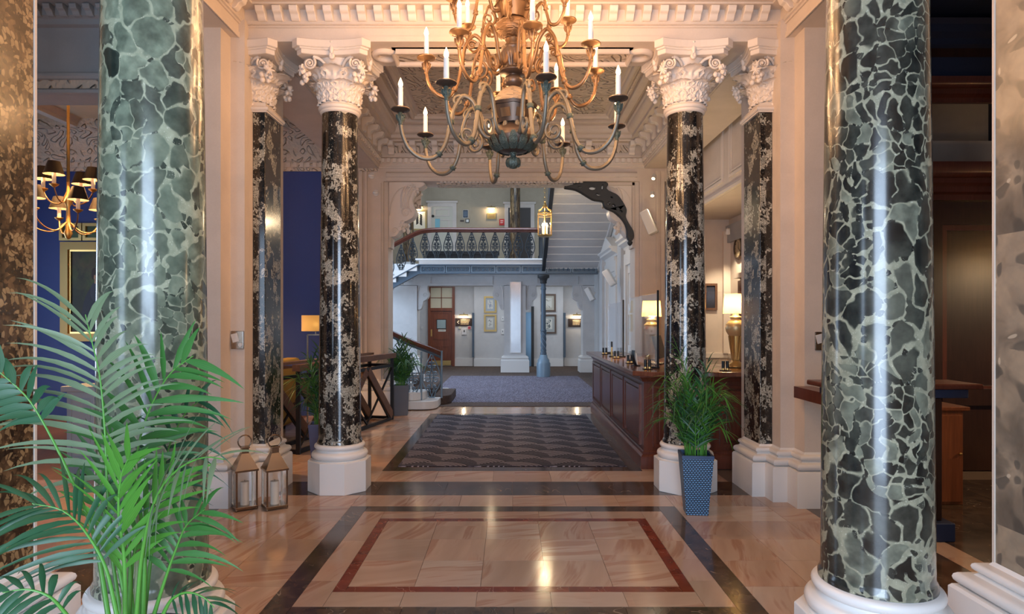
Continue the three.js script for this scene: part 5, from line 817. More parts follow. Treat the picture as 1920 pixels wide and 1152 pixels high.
for (const [label, xs, ds, top] of screens) { const g = thing('desk_screen', label, 'screen'); mesh('pane', box(xs[0], xs[1], 1.1, top, ds[0], ds[1]), M.glass, g, 'clear sheet');
  const along = ds[1] - ds[0] > 0.5; for (const t of [0.12, 0.88]) mesh('foot', along ? rboxAt(xs[0] - 0.045, xs[1] + 0.06, 1.078, 1.1, lerp(ds[0], ds[1], t) - 0.02, lerp(ds[0], ds[1], t) + 0.02, 0.004) : rboxAt(lerp(xs[0], xs[1], t) - 0.02, lerp(xs[0], xs[1], t) + 0.02, 1.078, 1.1, ds[0] - 0.05, ds[1] + 0.05, 0.004), M.black, g); 
  if (along) mesh('edge_bar', box(xs[0] - 0.004, xs[1] + 0.004, 1.1, top + 0.03, ds[0] - 0.012, ds[0]), M.blackMetal, g, 'dark upright edge'); }
const clampG = thing('desk_card_stand', 'pair of small black posts on a square plate on the reception desk', 'stand', 'small black post stands along the reception desk');
{ const g = clampG; mesh('plate', rbox(0.1, 0.008, 0.11, 0.003).translate(0, 0.004, 0), M.blackMetal, g); for (const s of [-1, 1]) { mesh('post', new THREE.CylinderGeometry(0.017, 0.017, 0.08, 14).translate(s * 0.024, 0.068, 0), M.black, g); mesh('post_foot', new THREE.CylinderGeometry(0.017, 0.02, 0.022, 14).translate(s * 0.024, 0.017, 0), M.brass, g); } }
[[1134, 10.6], [1156, 9.5], [1181, 8.4], [1214, 7.4], [1258, 7.45], [1360, 7.18]].forEach(([px, d], i) => { const o = i ? copy(clampG) : clampG; o.position.set(X(px, d), 1.079, -d); });
{ const g = thing('tall_brass_stand', 'slim brass upright with black top on the desk by the hall end', 'stand'); g.position.set(X(1147, 9.9), 1.079, -9.9); mesh('post', new THREE.CylinderGeometry(0.012, 0.014, 0.14, 10).translate(0, 0.08, 0), M.brass, g); mesh('base', new THREE.CylinderGeometry(0.04, 0.045, 0.014, 16).translate(0, 0.007, 0), M.blackMetal, g); mesh('head', rbox(0.03, 0.09, 0.02, 0.006).translate(0, 0.19, 0), M.black, g); }
{ const g = thing('leaflet_holder', 'grey curved leaflet holder on the reception desk', 'holder'); g.position.set(X(1192, 7.95), 1.079, -7.95); g.rotation.y = 1.9; g.scale.setScalar(0.8); mesh('back', grid(6, 10, (u, v) => V((u - 0.5) * 0.1, v * 0.24, -0.05 * Math.sin(v * 2.2))), M.blackMetal, g); mesh('leaflet', box(-0.045, 0.045, 0.02, 0.2, -0.012, -0.004).rotateX(-0.12), M.paper, g); mesh('base', rbox(0.12, 0.012, 0.1, 0.004).translate(0, 0.006, 0), M.blackMetal, g); }
{ const g = thing('desk_monitor', 'black computer monitor seen from behind on the reception desk', 'monitor'); g.position.set(X(1236, 8.3), 1.079, -8.3); g.rotation.y = 1.15; mesh('casing', rbox(0.5, 0.3, 0.03, 0.01).rotateX(-0.28).translate(0, 0.22, 0), M.black, g); mesh('stand', rbox(0.06, 0.16, 0.02, 0.006).translate(0, 0.08, -0.04), M.black, g); mesh('foot', rbox(0.22, 0.012, 0.16, 0.005).translate(0, 0.006, -0.03), M.black, g); }
function urnLamp(label, x, d, s, pleat, shadeM, power) {
  const g = thing('table_lamp', label, 'lamp'); g.position.set(x, 1.079, -d); g.scale.setScalar(s);
  mesh('foot', lathe([[0.001, 0], [0.12, 0], [0.12, 0.02], [0.1, 0.03], [0.1, 0.05], [0.06, 0.07], [0.045, 0.1]], 24), M.brass, g);
  const flutes = lathe([[0.045, 0.1], [0.05, 0.16], [0.07, 0.32], [0.085, 0.42]], 28); mesh('stem', [flutes, ...Array.from({ length: 12 }, (_, i) => { const a = i / 12 * 2 * PI; return tube([[0.048 * Math.cos(a), 0.1, 0.048 * Math.sin(a)], [0.056 * Math.cos(a), 0.18, 0.056 * Math.sin(a)], [0.075 * Math.cos(a), 0.32, 0.075 * Math.sin(a)], [0.088 * Math.cos(a), 0.42, 0.088 * Math.sin(a)]], 0.011, 10, 5); })], M.brass, g);
  mesh('urn', lathe([[0.085, 0.42], [0.1, 0.44], [0.125, 0.48], [0.135, 0.53], [0.125, 0.58], [0.09, 0.62], [0.06, 0.635], [0.06, 0.65], [0.075, 0.66], [0.075, 0.675], [0.04, 0.69], [0.03, 0.74]], 32), std(new THREE.Color().setRGB(0.66, 0.48, 0.24), 0.4, { metalness: 0.55 }), g);
  const sh = lathe([[0.165, 0.72], [0.145, 0.98]], 64); if (pleat) { const p = sh.attributes.position; for (let i = 0; i < p.count; i++) { const a = Math.atan2(p.getZ(i), p.getX(i)), k = 1 + 0.02 * Math.sin(a * 32); p.setX(i, p.getX(i) * k); p.setZ(i, p.getZ(i) * k); } sh.computeVertexNormals(); }
  mesh('shade', sh, shadeM, g, 'warm lit lamp shade');
  mesh('bulb', new THREE.SphereGeometry(0.035, 12, 8).translate(0, 0.85, 0), M.bulb, g); const l = new THREE.PointLight(new THREE.Color(1, 0.72, 0.38), power, 0, 2); l.position.set(0, 0.85, 0); l.shadow.radius = 2; l.castShadow = true; g.add(l); return g; }
urnLamp('large brass urn lamp with lit shade at the short end of the reception desk', 2.69, 7.7, 0.9, false, M.shadeCream, 2.2);
urnLamp('brass urn lamp with pleated shade on the long desk by the post', 2.02, 9.25, 0.86, true, M.shadeGold, 5);
{ const g = thing('wall_clock', 'round black rimmed clock on the reception side wall', 'clock'); g.position.set(3.84, 2.86, -10.75); g.rotation.y = -PI / 2;
  mesh('rim', lathe([[0.16, 0], [0.19, 0], [0.2, 0.02], [0.19, 0.05], [0.165, 0.055], [0.155, 0.04]], 40).rotateX(PI / 2), M.darkBronze, g);
  const f = mesh('dial', new THREE.CylinderGeometry(0.165, 0.165, 0.02, 40).rotateX(PI / 2).translate(0, 0, 0.02), std(0xb9a98a, 0.5), g);
  mesh('hand', [new THREE.BoxGeometry(0.008, 0.1, 0.004).translate(0, 0.05, 0.034), new THREE.BoxGeometry(0.008, 0.13, 0.004).translate(0, 0.065, 0.037).rotateZ(-2.2)], M.black, g); mesh('hour_mark', Array.from({ length: 12 }, (_, i) => new THREE.BoxGeometry(0.008, 0.025, 0.004).translate(0, 0.14, 0.032).rotateZ(i * PI / 6)), M.black, g); }
picture('framed_print', 'brown framed dark print on the reception back wall', 'picture', X(1319, 11.3), X(1344, 11.3), Y(582, 11.3), Y(532, 11.3), 11.3, M.oak, 0.04, (c, w, h) => { const g = c.createLinearGradient(0, 0, 0, h); g.addColorStop(0, '#23283a'); g.addColorStop(0.5, '#39435c'); g.addColorStop(1, '#1c2030'); c.fillStyle = g; c.fillRect(0, 0, w, h); });
{ const g = struct('door_7', null, null, 'dark wood doorway behind the large brass lamp', 'door'); mesh('frame', [box(3.77, 3.84, 0, 2.3, 9.5, 9.62), box(3.77, 3.84, 0, 2.3, 10.55, 10.67), box(3.77, 3.84, 2.18, 2.34, 9.62, 10.55)], M.mahogany, g); mesh('door_leaf', box(3.8, 3.84, 0, 2.18, 9.62, 10.55), M.darkWood, g); mesh('cornice', box(3.72, 3.84, 2.34, 2.42, 9.44, 10.73), M.plaster, g); }
function spotlight(label, x, y, d, tx, ty, td, power) { const g = thing('spotlight', label, 'lamp'); g.position.set(x, y, -d); const dir = V(tx - x, ty - y, -(td - d)).normalize(), q = new THREE.Quaternion().setFromUnitVectors(V(0, 0, 1), dir);
  const head = mesh('lamp_head', new THREE.CylinderGeometry(0.035, 0.03, 0.09, 16).rotateX(PI / 2), M.speaker, g); head.quaternion.copy(q); mesh('arm', tube([V(0, 0, 0), V(0.0, 0.05, -0.03), V(0.02, 0.06, -0.08)], 0.01, 8, 6), M.speaker, g);
  const b = mesh('bulb', new THREE.CircleGeometry(0.028, 16).translate(0, 0, 0.047), M.bulb, g); b.quaternion.copy(q); const l = new THREE.SpotLight(new THREE.Color(1, 0.8, 0.55), power, 0, 0.6, 0.6, 2); l.position.copy(dir.clone().multiplyScalar(0.06)); l.target.position.copy(dir.clone().multiplyScalar(2)); l.castShadow = true; g.add(l, l.target); return g; }
spotlight('small bright spotlight on the reception post, upper one', X(1226, 10.9), Y(332, 10.9), 10.9, 1.6, 2.2, 9.6, 3);
spotlight('small white spotlight on the reception post, lower one', X(1223, 10.9), Y(364, 10.9), 10.9, 2.0, 1.2, 9.0, 3);
spotlight('track spotlight lighting the corner strip behind the reception desk', 3.55, 3.1, 10.5, 3.75, 1.6, 11.2, 8);
spotlight('track spotlight lighting the reception side wall near the clock', 3.4, 3.3, 8.6, 3.84, 2.3, 9.4, 8);
mesh('corner_strip', box(3.72, 3.84, 1.06, 3.2, 11.22, 11.3), M.plasterGloss, scene).userData = { kind: 'structure', label: 'cream corner strip lit by the track spotlight', category: 'trim' };
// ---------------------------------------------------------------- blue lounge and bar side
{ const g = thing('bar_divider', 'long steel and timber divider table with crossed braces and glass sides', 'table'), A = V(-2.62, 0, -7.85), B = V(-1.98, 0, -10.6), h = 1.06, n = 3;
  const dir = B.clone().sub(A).normalize(), side = V(-dir.z, 0, dir.x).multiplyScalar(-0.4), P = (t, y, s = 0) => A.clone().lerp(B, t).addScaledVector(side, s).setY(y);
  for (const s of [0, 1]) { for (const y of [0.03, h - 0.16]) mesh('frame_rail', bar(P(0, y, s), P(1, y, s), 0.045), M.blackMetal, g);
    for (const i of [0, 1]) mesh('post', bar(P(i, 0, s), P(i, h - 0.02, s), 0.05), M.blackMetal, g);
    for (let i = 0; i < n; i++) { const a = i / n, b = (i + 1) / n, up = i % 2 === 0;
      mesh('brace', bar(P(a + 0.01, up ? h - 0.18 : 0.07, s), P(b - 0.01, up ? 0.07 : h - 0.18, s), 0.05, 0.13), M.oak, g, 'broad timber brace');
      mesh('cross_bar', [bar(P(a + 0.01, up ? h - 0.26 : 0.02, s), P(b - 0.04, up ? 0.02 : h - 0.26, s), 0.025), bar(P(a, up ? 0.07 : h - 0.2, s), P(b, up ? h - 0.2 : 0.07, s), 0.025)], M.blackMetal, g); } }
  for (const [t, y] of [[1, 0.03], [1, h - 0.16], [0, 0.03]]) mesh('end_rail', bar(P(t, y, 0), P(t, y, 1), 0.045), M.blackMetal, g);
  for (const s of [0, 1]) mesh('top_rail', bar(P(-0.02, h, s), P(1.02, h, s), 0.1, 0.08), M.oak, g, 'timber top rail');
  mesh('glass_top', bar(P(0, h + 0.02, 0.5), P(1, h + 0.02, 0.5), 0.4, 0.008), M.glass, g, 'glass top'); }
{ const g = thing('mustard_sofa', 'mustard yellow upholstered sofa behind the timber divider', 'sofa'); g.position.set(-3.85, 0, -8.9);
  mesh('seat', rbox(0.95, 0.22, 1.7, 0.05).translate(0, 0.4, 0), M.mustard, g); mesh('backrest', rbox(0.25, 0.95, 1.8, 0.06).translate(0.5, 0.6, 0), M.mustard, g); for (const s of [-1, 1]) mesh('armrest', rbox(1.0, 0.6, 0.2, 0.05).translate(0, 0.45, s * 0.88), M.mustard, g); for (const s of [-1, 1]) for (const q of [-1, 1]) mesh('leg', new THREE.CylinderGeometry(0.03, 0.02, 0.3, 8).translate(s * 0.4, 0.15, q * 0.8), M.blackMetal, g); }
{ const d = 9.4, g = thing('floor_lamp', 'yellow drum shade lamp on a square silver stand before the blue wall', 'lamp'); g.position.set(X(592, d), 0, -d);
  mesh('shade', new THREE.CylinderGeometry(0.2, 0.2, 0.23, 40, 1, true).translate(0, 1.6, 0), M.shadeGold, g, 'mustard yellow drum shade');
  mesh('stand', [bar(V(-0.12, 0, 0), V(-0.12, 1.43, 0), 0.02), bar(V(0.12, 0, 0), V(0.12, 1.43, 0), 0.02), bar(V(-0.12, 1.43, 0), V(0.12, 1.43, 0), 0.02), bar(V(0, 1.43, 0), V(0, 1.55, 0), 0.015)], M.chrome, g); mesh('base', rbox(0.32, 0.02, 0.24, 0.005).translate(0, 0.01, 0), M.chrome, g); mesh('bulb', new THREE.SphereGeometry(0.035, 10, 8).translate(0, 1.58, 0), M.bulb, g);
  const l = new THREE.PointLight(new THREE.Color(1, 0.8, 0.5), 0.28, 0, 2); l.position.set(0, 1.58, 0); l.castShadow = true; g.add(l); }
{ // shaded chandelier
  const d = 8.2, g = thing('shaded_chandelier', 'brass chandelier with black candle shades in the blue lounge', 'chandelier'); g.position.set(X(128, d), Y(432, d), -d);
  mesh('stem', lathe([[0.001, -0.12], [0.03, -0.1], [0.05, -0.04], [0.03, 0.02], [0.02, 0.3], [0.05, 0.36], [0.05, 0.42], [0.02, 0.5], [0.015, 2.15]], 16), M.brass, g);
  const arm = (a, r, y0, y1) => { const A = new THREE.Group(); const t = tube([[0.02, y0 + 0.1, 0], [r * 0.35, y0 - 0.02, 0], [r * 0.7, y0, 0], [r * 0.95, y0 + 0.1, 0], [r, y1, 0]], 0.0085, 24, 6); const m = mesh('arm', t, M.bronze, g); m.rotation.y = a;
    mesh('candle_sleeve', new THREE.CylinderGeometry(0.022, 0.022, 0.16, 12).translate(r, y1 + 0.08, 0), M.candle, m); mesh('cup', lathe([[0.012, -0.03], [0.05, 0], [0.055, 0.012], [0.02, 0.012]], 14).translate(r, y1, 0), M.brass, m);
    mesh('shade', lathe([[0.115, y1 + 0.13], [0.065, y1 + 0.29]], 24).translate(r, 0, 0), M.shadeBlack, m, 'small black candle shade'); mesh('bulb', lathe([[0.001, 0], [0.018, 0.02], [0.014, 0.05], [0.001, 0.09]], 8).translate(r, y1 + 0.16, 0), M.bulb, m);
    const l = new THREE.PointLight(new THREE.Color(1, 0.5, 0.18), 6, 0, 2); l.position.set(r, y1 + 0.2, 0); l.castShadow = true; m.add(l); };
  for (let i = 0; i < 6; i++) arm(i * PI / 3 + 0.3, 0.46, 0.0, 0.2); for (let i = 0; i < 4; i++) arm(i * PI / 2 + 0.1, 0.3, 0.36, 0.52); }
{ const d = 10.99, x0 = X(119, d), x1 = X(232, d), y0 = Y(640, d), y1 = Y(455, d);
  const g = thing('portrait_painting', 'gilt framed dark portrait of a seated woman in blue on the lounge wall', 'painting');
  mesh('frame', [...frameGeo(x0, x1, y0, y1, d, 0.13, 0.09)], std(new THREE.Color().setRGB(0.3, 0.2, 0.07), 0.45, { metalness: 0.6 }), g, 'wide carved gilt frame'); mesh('inner_frame', frameGeo(x0 + 0.12, x1 - 0.12, y0 + 0.12, y1 - 0.12, d, 0.04, 0.06), M.brass, g);
  printed('painting', x0 + 0.15, x1 - 0.15, y0 + 0.15, y1 - 0.15, d - 0.03, (c, w, h) => { c.fillStyle = '#232a22'; c.fillRect(0, 0, w, h); const r = rng(5); for (let i = 0; i < 90; i++) { c.fillStyle = `rgba(${50 + r() * 50},${56 + r() * 44},${30 + r() * 24},.14)`; c.beginPath(); c.ellipse(r() * w, r() * h * 0.5, 20 + r() * 40, 14 + r() * 20, r() * 3, 0, 7); c.fill(); }
    c.fillStyle = '#1c2436'; c.beginPath(); c.moveTo(w * 0.2, h); c.bezierCurveTo(w * 0.25, h * 0.6, w * 0.4, h * 0.45, w * 0.55, h * 0.42); c.bezierCurveTo(w * 0.75, h * 0.45, w * 0.85, h * 0.6, w * 0.95, h); c.fill(); c.fillStyle = '#2b3044'; c.beginPath(); c.ellipse(w * 0.58, h * 0.5, w * 0.13, h * 0.12, 0, 0, 7); c.fill();
    c.fillStyle = '#a98264'; c.beginPath(); c.ellipse(w * 0.58, h * 0.29, w * 0.065, h * 0.065, 0, 0, 7); c.fill(); c.fillRect(w * 0.55, h * 0.33, w * 0.06, h * 0.07); c.fillStyle = '#2c1c14'; c.beginPath(); c.ellipse(w * 0.57, h * 0.25, w * 0.085, h * 0.045, -0.2, 0, 7); c.fill(); c.beginPath(); c.ellipse(w * 0.51, h * 0.29, w * 0.03, h * 0.06, 0, 0, 7); c.fill(); c.fillStyle = '#8d6b55'; c.beginPath(); c.ellipse(w * 0.66, h * 0.66, w * 0.09, h * 0.018, 0.2, 0, 7); c.fill(); }, g, 256, 400);
  const tile = thing('gilt_panel', 'small square gilt panel in a row above the portrait', 'panel', 'gilt panels above the portrait'); mesh('frame', frameGeo(-0.19, 0.19, 0, 0.3, 0, 0.05, 0.05), M.gilt, tile); mesh('centre', box(-0.14, 0.14, 0.05, 0.25, -0.02, 0), std(0x3d4a33, 0.4, { metalness: 0.5 }), tile);
  [0, 1, 2, 3].forEach((i) => { const o = i ? copy(tile) : tile; o.position.set(X(135, d) + i * 0.4, Y(452, d), -d); }); }
{ const d = 7.0, g = thing('painted_pedestal', 'pale blue painted pedestal in the lounge behind the large palm', 'pedestal'); g.position.set(X(168, d), 0, -d); mesh('body', rbox(0.3, 0.84, 0.3, 0.01).translate(0, 0.46, 0), M.paleBlue, g); mesh('top', rbox(0.38, 0.06, 0.38, 0.012).translate(0, 0.91, 0), M.paleBlue, g); mesh('foot', rbox(0.36, 0.1, 0.36, 0.012).translate(0, 0.05, 0), M.paleBlue, g); mesh('panel', frameGeo(-0.11, 0.11, 0.16, 0.8, -0.15, 0.02, 0.012), M.paleBlue, g); }
// bar side
{ const g = thing('host_counter', 'mahogany shelf counter on a dark post beside the stepped pier', 'counter');
  mesh('counter_top', rboxAt(2.36, 3.5, 1.13, 1.17, 4.75, 5.15, 0.012), M.mahogany, g, 'thick mahogany shelf'); mesh('apron', rboxAt(2.44, 3.42, 1.06, 1.13, 4.8, 5.1, 0.01), M.navy, g); mesh('post', rboxAt(3.12, 3.22, 0.14, 1.06, 4.8, 5.1, 0.008), M.darkWood, g); mesh('post_foot', rboxAt(3.08, 3.28, 0, 0.14, 4.74, 5.16, 0.01), M.navy, g, 'dark blue painted foot'); mesh('wall_cleat', box(2.5, 2.66, 0.96, 1.06, 5.1, 5.69), M.mahogany, g); }
{ const d = 5.7, g = thing('orange_cabinet', 'small orange brown wooden cabinet behind the host counter', 'cabinet'), a = X(1757, d), b = X(1806, d); mesh('body', rboxAt(a, b, 0, 0.84, d, d + 0.4, 0.006), M.orangeWood, g); mesh('top', rboxAt(a - 0.02, b + 0.05, 0.84, 0.875, d - 0.02, d + 0.42, 0.006), M.orangeWood, g); mesh('door', rboxAt(a + 0.015, b - 0.015, 0.03, 0.8, d - 0.016, d, 0.004), M.orangeWood, g); mesh('knob', new THREE.SphereGeometry(0.014, 10, 8).translate(b - 0.04, 0.46, -d + 0.026), M.brass, g); }
function addedSconce(label, x, y, d, ry, power) { const g = thing('added_wall_sconce', label, 'lamp'); g.position.set(x, y, -d); g.rotation.y = ry; mesh('back_plate', rbox(0.1, 0.2, 0.02, 0.006).translate(0, 0, 0.01), M.brass, g); mesh('arm', tube([[0, -0.03, 0.02], [0, -0.08, 0.09], [0, -0.02, 0.15]], 0.012, 12, 6), M.brass, g); mesh('shade', lathe([[0.09, 0.06], [0.055, 0.2]], 24).translate(0, 0, 0.15), M.shadeCream, g); mesh('bulb', new THREE.SphereGeometry(0.028, 10, 8).translate(0, 0.08, 0.15), M.bulb, g); const l = new THREE.PointLight(new THREE.Color(1, 0.7, 0.4), power, 0, 2); l.position.set(0, 0.08, 0.15); l.castShadow = true; g.add(l); return g; }  // for added lamps out of view that brighten the bar side
addedSconce('added brass wall sconce brightening the dark bar side', 7.0, 2.4, 4.6, -PI / 2, 18);
addedSconce('added brass wall sconce brightening the room beyond the bar screen', 7.0, 2.4, 8.3, -PI / 2, 4);
// ---------------------------------------------------------------- the great chandelier
{ const D0 = 4.6, g = thing('candle_chandelier', 'large three tier bronze chandelier with scrolled arms and electric candles', 'chandelier'); g.position.set(0, 0, -D0);
  const flameG = lathe([[0.001, 0], [0.011, 0.006], [0.0165, 0.022], [0.014, 0.038], [0.007, 0.056], [0.001, 0.07]], 12);
  const candleG = new THREE.CylinderGeometry(0.0165, 0.0175, 0.15, 16).translate(0, 0.085, 0);
  const panG = lathe([[0.001, -0.012], [0.02, -0.012], [0.03, -0.004], [0.042, -0.004], [0.05, 0.004], [0.062, 0.004], [0.066, 0.01], [0.062, 0.016], [0.03, 0.014], [0.001, 0.014]], 28);
  const cupG = (() => { const p = [lathe([[0.012, -0.1], [0.016, -0.095], [0.012, -0.085], [0.02, -0.07], [0.026, -0.05], [0.018, -0.03], [0.012, -0.012]], 14)]; for (let i = 0; i < 8; i++) { const a = i / 8 * 2 * PI; p.push(new THREE.SphereGeometry(0.013, 6, 5).scale(0.7, 2.0, 0.5).rotateZ(-0.3).translate(0.022, -0.05, 0).rotateY(a)); } return merge(p); })();
  // an arm in the plane of x = radius, y = height; control points end under the pan
  function arm(pts, r0, m, tiltPan, ang, end, mPan, mCup, scroll, knots, candle = true) {
    const c = curve(pts.map(([x, y]) => V(x, y, 0))), A = mesh('arm', [tube(c, (t) => r0 * (1.15 - 0.25 * t), 64, 9), tube(c, (t) => r0 * (1.15 - 0.25 * t) * 0.55, 64, 6).translate(0, r0 * 0.8, 0)], m, g);
    A.rotation.y = ang; const [ex, ey] = end;
    for (const [cx, cy, r, a0, dir] of scroll) mesh('scroll', tube(spiralPoints(r, r * 0.14, 1.7, 44, a0, dir).map((q) => q.add(V(cx, cy, 0))), (t) => r0 * 0.85 * (1 - 0.4 * t), 44, 7), m, A);
    for (const t of knots) { const p = c.getPointAt(t), T0 = c.getTangentAt(t), q = new THREE.Quaternion().setFromUnitVectors(V(0, 1, 0), T0); const k = mesh('collar', lathe([[r0 * 1.0, -0.016], [r0 * 1.7, -0.012], [r0 * 1.4, 0], [r0 * 1.8, 0.01], [r0, 0.018]], 12), mCup, A); k.position.copy(p); k.quaternion.copy(q); }
    mesh('leaf_cup', cupG, mCup, A).position.set(ex, ey, 0); mesh('drip_pan', panG, mPan, A).position.set(ex, ey, 0);
    if (!candle) return A;
    mesh('candle', candleG, M.candle, A, 'white candle tube').position.set(ex, ey, 0); mesh('flame_bulb', flameG, M.flame, A, 'glowing flame bulb').position.set(ex, ey + 0.158, 0);
    const l = new THREE.PointLight(new THREE.Color(1, 0.54, 0.24), 0.82, 0, 2); l.position.set(ex, ey + 0.19, 0); l.castShadow = true; A.add(l); return A;
  }
  const low = [[0.1, 3.06], [0.13, 2.98], [0.19, 2.95], [0.24, 3.0], [0.26, 3.1], [0.3, 3.2], [0.365, 3.225], [0.42, 3.15], [0.46, 3.0], [0.5, 2.86], [0.57, 2.78], [0.66, 2.775], [0.74, 2.83], [0.785, 2.92], [0.8, 2.995]];
  for (let i = 0; i < 8; i++) arm(low, 0.0145, M.patina, 0, PI / 2 + (-14 + i * 45) * PI / -180 * 1, [0.8, 3.09], M.darkBronze, M.verdigris, [[0.33, 2.96, 0.075, 2.2, 1], [0.4, 3.19, 0.04, 2.6, -1]], [0.52, 0.7]);
  const mid = [[0.07, 3.56], [0.1, 3.47], [0.15, 3.45], [0.19, 3.52], [0.22, 3.62], [0.28, 3.67], [0.34, 3.6], [0.37, 3.46], [0.41, 3.3], [0.47, 3.22], [0.54, 3.23], [0.6, 3.3], [0.62, 3.38]];
  for (let i = 0; i < 8; i++) arm(mid, 0.0125, M.bronze, 0, PI / 2 + (-11 + i * 45) * PI / -180, [0.62, 3.475], M.bronze, M.bronze, [[0.25, 3.42, 0.07, 2.0, 1], [0.3, 3.6, 0.035, 2.6, -1]], [0.55, 0.72]);
  const hi = [[0.06, 3.95], [0.1, 3.86], [0.15, 3.85], [0.19, 3.94], [0.23, 3.97], [0.27, 3.9], [0.29, 3.78], [0.33, 3.68], [0.38, 3.67], [0.425, 3.72], [0.44, 3.78]];
  for (let i = 0; i < 6; i++) arm(hi, 0.011, M.bronze, 0, PI / 2 + (8 + i * 60) * PI / -180, [0.44, 3.87], M.bronze, M.bronze, [[0.19, 3.78, 0.06, 2.0, 1]], [0.6]);
  // the turned body
  mesh('finial', [lathe([[0.001, 2.735], [0.02, 2.74], [0.045, 2.76], [0.05, 2.785], [0.035, 2.81], [0.018, 2.82], [0.018, 2.84], [0.03, 2.85]], 24), ...[0, 1, 2, 3, 4, 5].map((i) => new THREE.SphereGeometry(0.024, 8, 6).scale(0.8, 1.5, 0.8).translate(0.036, 2.78, 0).rotateY(i * PI / 3))], M.verdigris, g, 'green bronze bud finial');
  mesh('lower_bowl', lathe([[0.03, 2.85], [0.1, 2.86], [0.15, 2.89], [0.175, 2.935], [0.172, 2.97], [0.15, 3.0], [0.11, 3.03], [0.1, 3.05]], 44), M.darkBronze, g);
  { const lf = []; for (let i = 0; i < 14; i++) { const a = i / 14 * 2 * PI; lf.push(grid(6, 8, (u, v) => { const t = (u - 0.5) * 2, ang = a + t * 0.23 * (1 - 0.75 * v * v) * (0.8 + 0.2 * Math.abs(Math.sin(v * 9))), y = lerp(2.855, 2.965, v), rr = (v < 0.3 ? lerp(0.1, 0.153, v / 0.3) : lerp(0.153, 0.18, Math.min(1, (v - 0.3) / 0.5))) + 0.006 + 0.006 * Math.cos(t * 8) ; return V(rr * Math.sin(ang), y, rr * Math.cos(ang)); })); } mesh('leaf_band', lf, M.verdigris, g, 'green bronze acanthus leaf band'); }
  mesh('hexagonal_collar', [new THREE.CylinderGeometry(0.17, 0.125, 0.115, 8).translate(0, 3.105, 0), new THREE.CylinderGeometry(0.19, 0.18, 0.02, 8).translate(0, 3.172, 0)], M.darkBronze, g);
  mesh('collar_panel', Array.from({ length: 8 }, (_, i) => new THREE.BoxGeometry(0.07, 0.06, 0.006).rotateX(0.37).translate(0, 3.105, 0.139).rotateY((i + 0.5) * PI / 4)), M.bronze, g);
  mesh('dome', lathe([[0.15, 3.18], [0.145, 3.2], [0.125, 3.25], [0.09, 3.29], [0.05, 3.315], [0.03, 3.325]], 36), std(new THREE.Color().setRGB(0.36, 0.27, 0.18), 0.6, { metalness: 0.3, bumpMap: T.relief, bumpScale: 0.02 }), g, 'stippled dome');
  mesh('ball', lathe([[0.03, 3.325], [0.055, 3.335], [0.07, 3.365], [0.055, 3.395], [0.03, 3.405], [0.045, 3.41]], 28), M.darkBronze, g);
  { const fl = lathe([[0.045, 3.41], [0.1, 3.42], [0.105, 3.435], [0.055, 3.45], [0.06, 3.47], [0.085, 3.52], [0.09, 3.56], [0.078, 3.58], [0.085, 3.59], [0.085, 3.605], [0.05, 3.61]], 72), p = fl.attributes.position; for (let i = 0; i < p.count; i++) { const y = p.getY(i); if (y > 3.455 && y < 3.57) { const a = Math.atan2(p.getZ(i), p.getX(i)), k = 1 + 0.06 * Math.cos(a * 18); p.setX(i, p.getX(i) * k); p.setZ(i, p.getZ(i) * k); } } fl.computeVertexNormals(); mesh('fluted_urn', fl, M.darkBronze, g, 'dark fluted urn'); }
  mesh('neck', lathe([[0.05, 3.61], [0.06, 3.625], [0.045, 3.64], [0.06, 3.66], [0.05, 3.67]], 24), M.bronze, g);
  mesh('upper_bowl', lathe([[0.05, 3.67], [0.1, 3.685], [0.135, 3.72], [0.135, 3.75], [0.11, 3.785], [0.07, 3.8]], 36), std(new THREE.Color().setRGB(0.22, 0.13, 0.07), 0.5, { metalness: 0.7, bumpMap: T.relief, bumpScale: 0.03 }), g);
  mesh('upper_collar', [new THREE.CylinderGeometry(0.13, 0.1, 0.1, 8).translate(0, 3.855, 0), new THREE.CylinderGeometry(0.145, 0.14, 0.015, 8).translate(0, 3.91, 0)], M.bronze, g);
  mesh('upper_stem', lathe([[0.09, 3.915], [0.08, 3.97], [0.05, 4.03], [0.07, 4.08], [0.05, 4.15], [0.03, 4.2], [0.045, 4.3], [0.02, 4.36]], 24), M.bronze, g);
  mesh('chain', Array.from({ length: 14 }, (_, i) => new THREE.TorusGeometry(0.03, 0.008, 6, 12).scale(0.8, 1.5, 0.8).rotateY(i % 2 ? PI / 2 : 0).translate(0, 4.4 + i * 0.07, 0)), M.bronze, g); mesh('ceiling_rose', lathe([[0.001, 5.28], [0.1, 5.29], [0.16, 5.33], [0.17, 5.36]], 24), M.bronze, g);
}
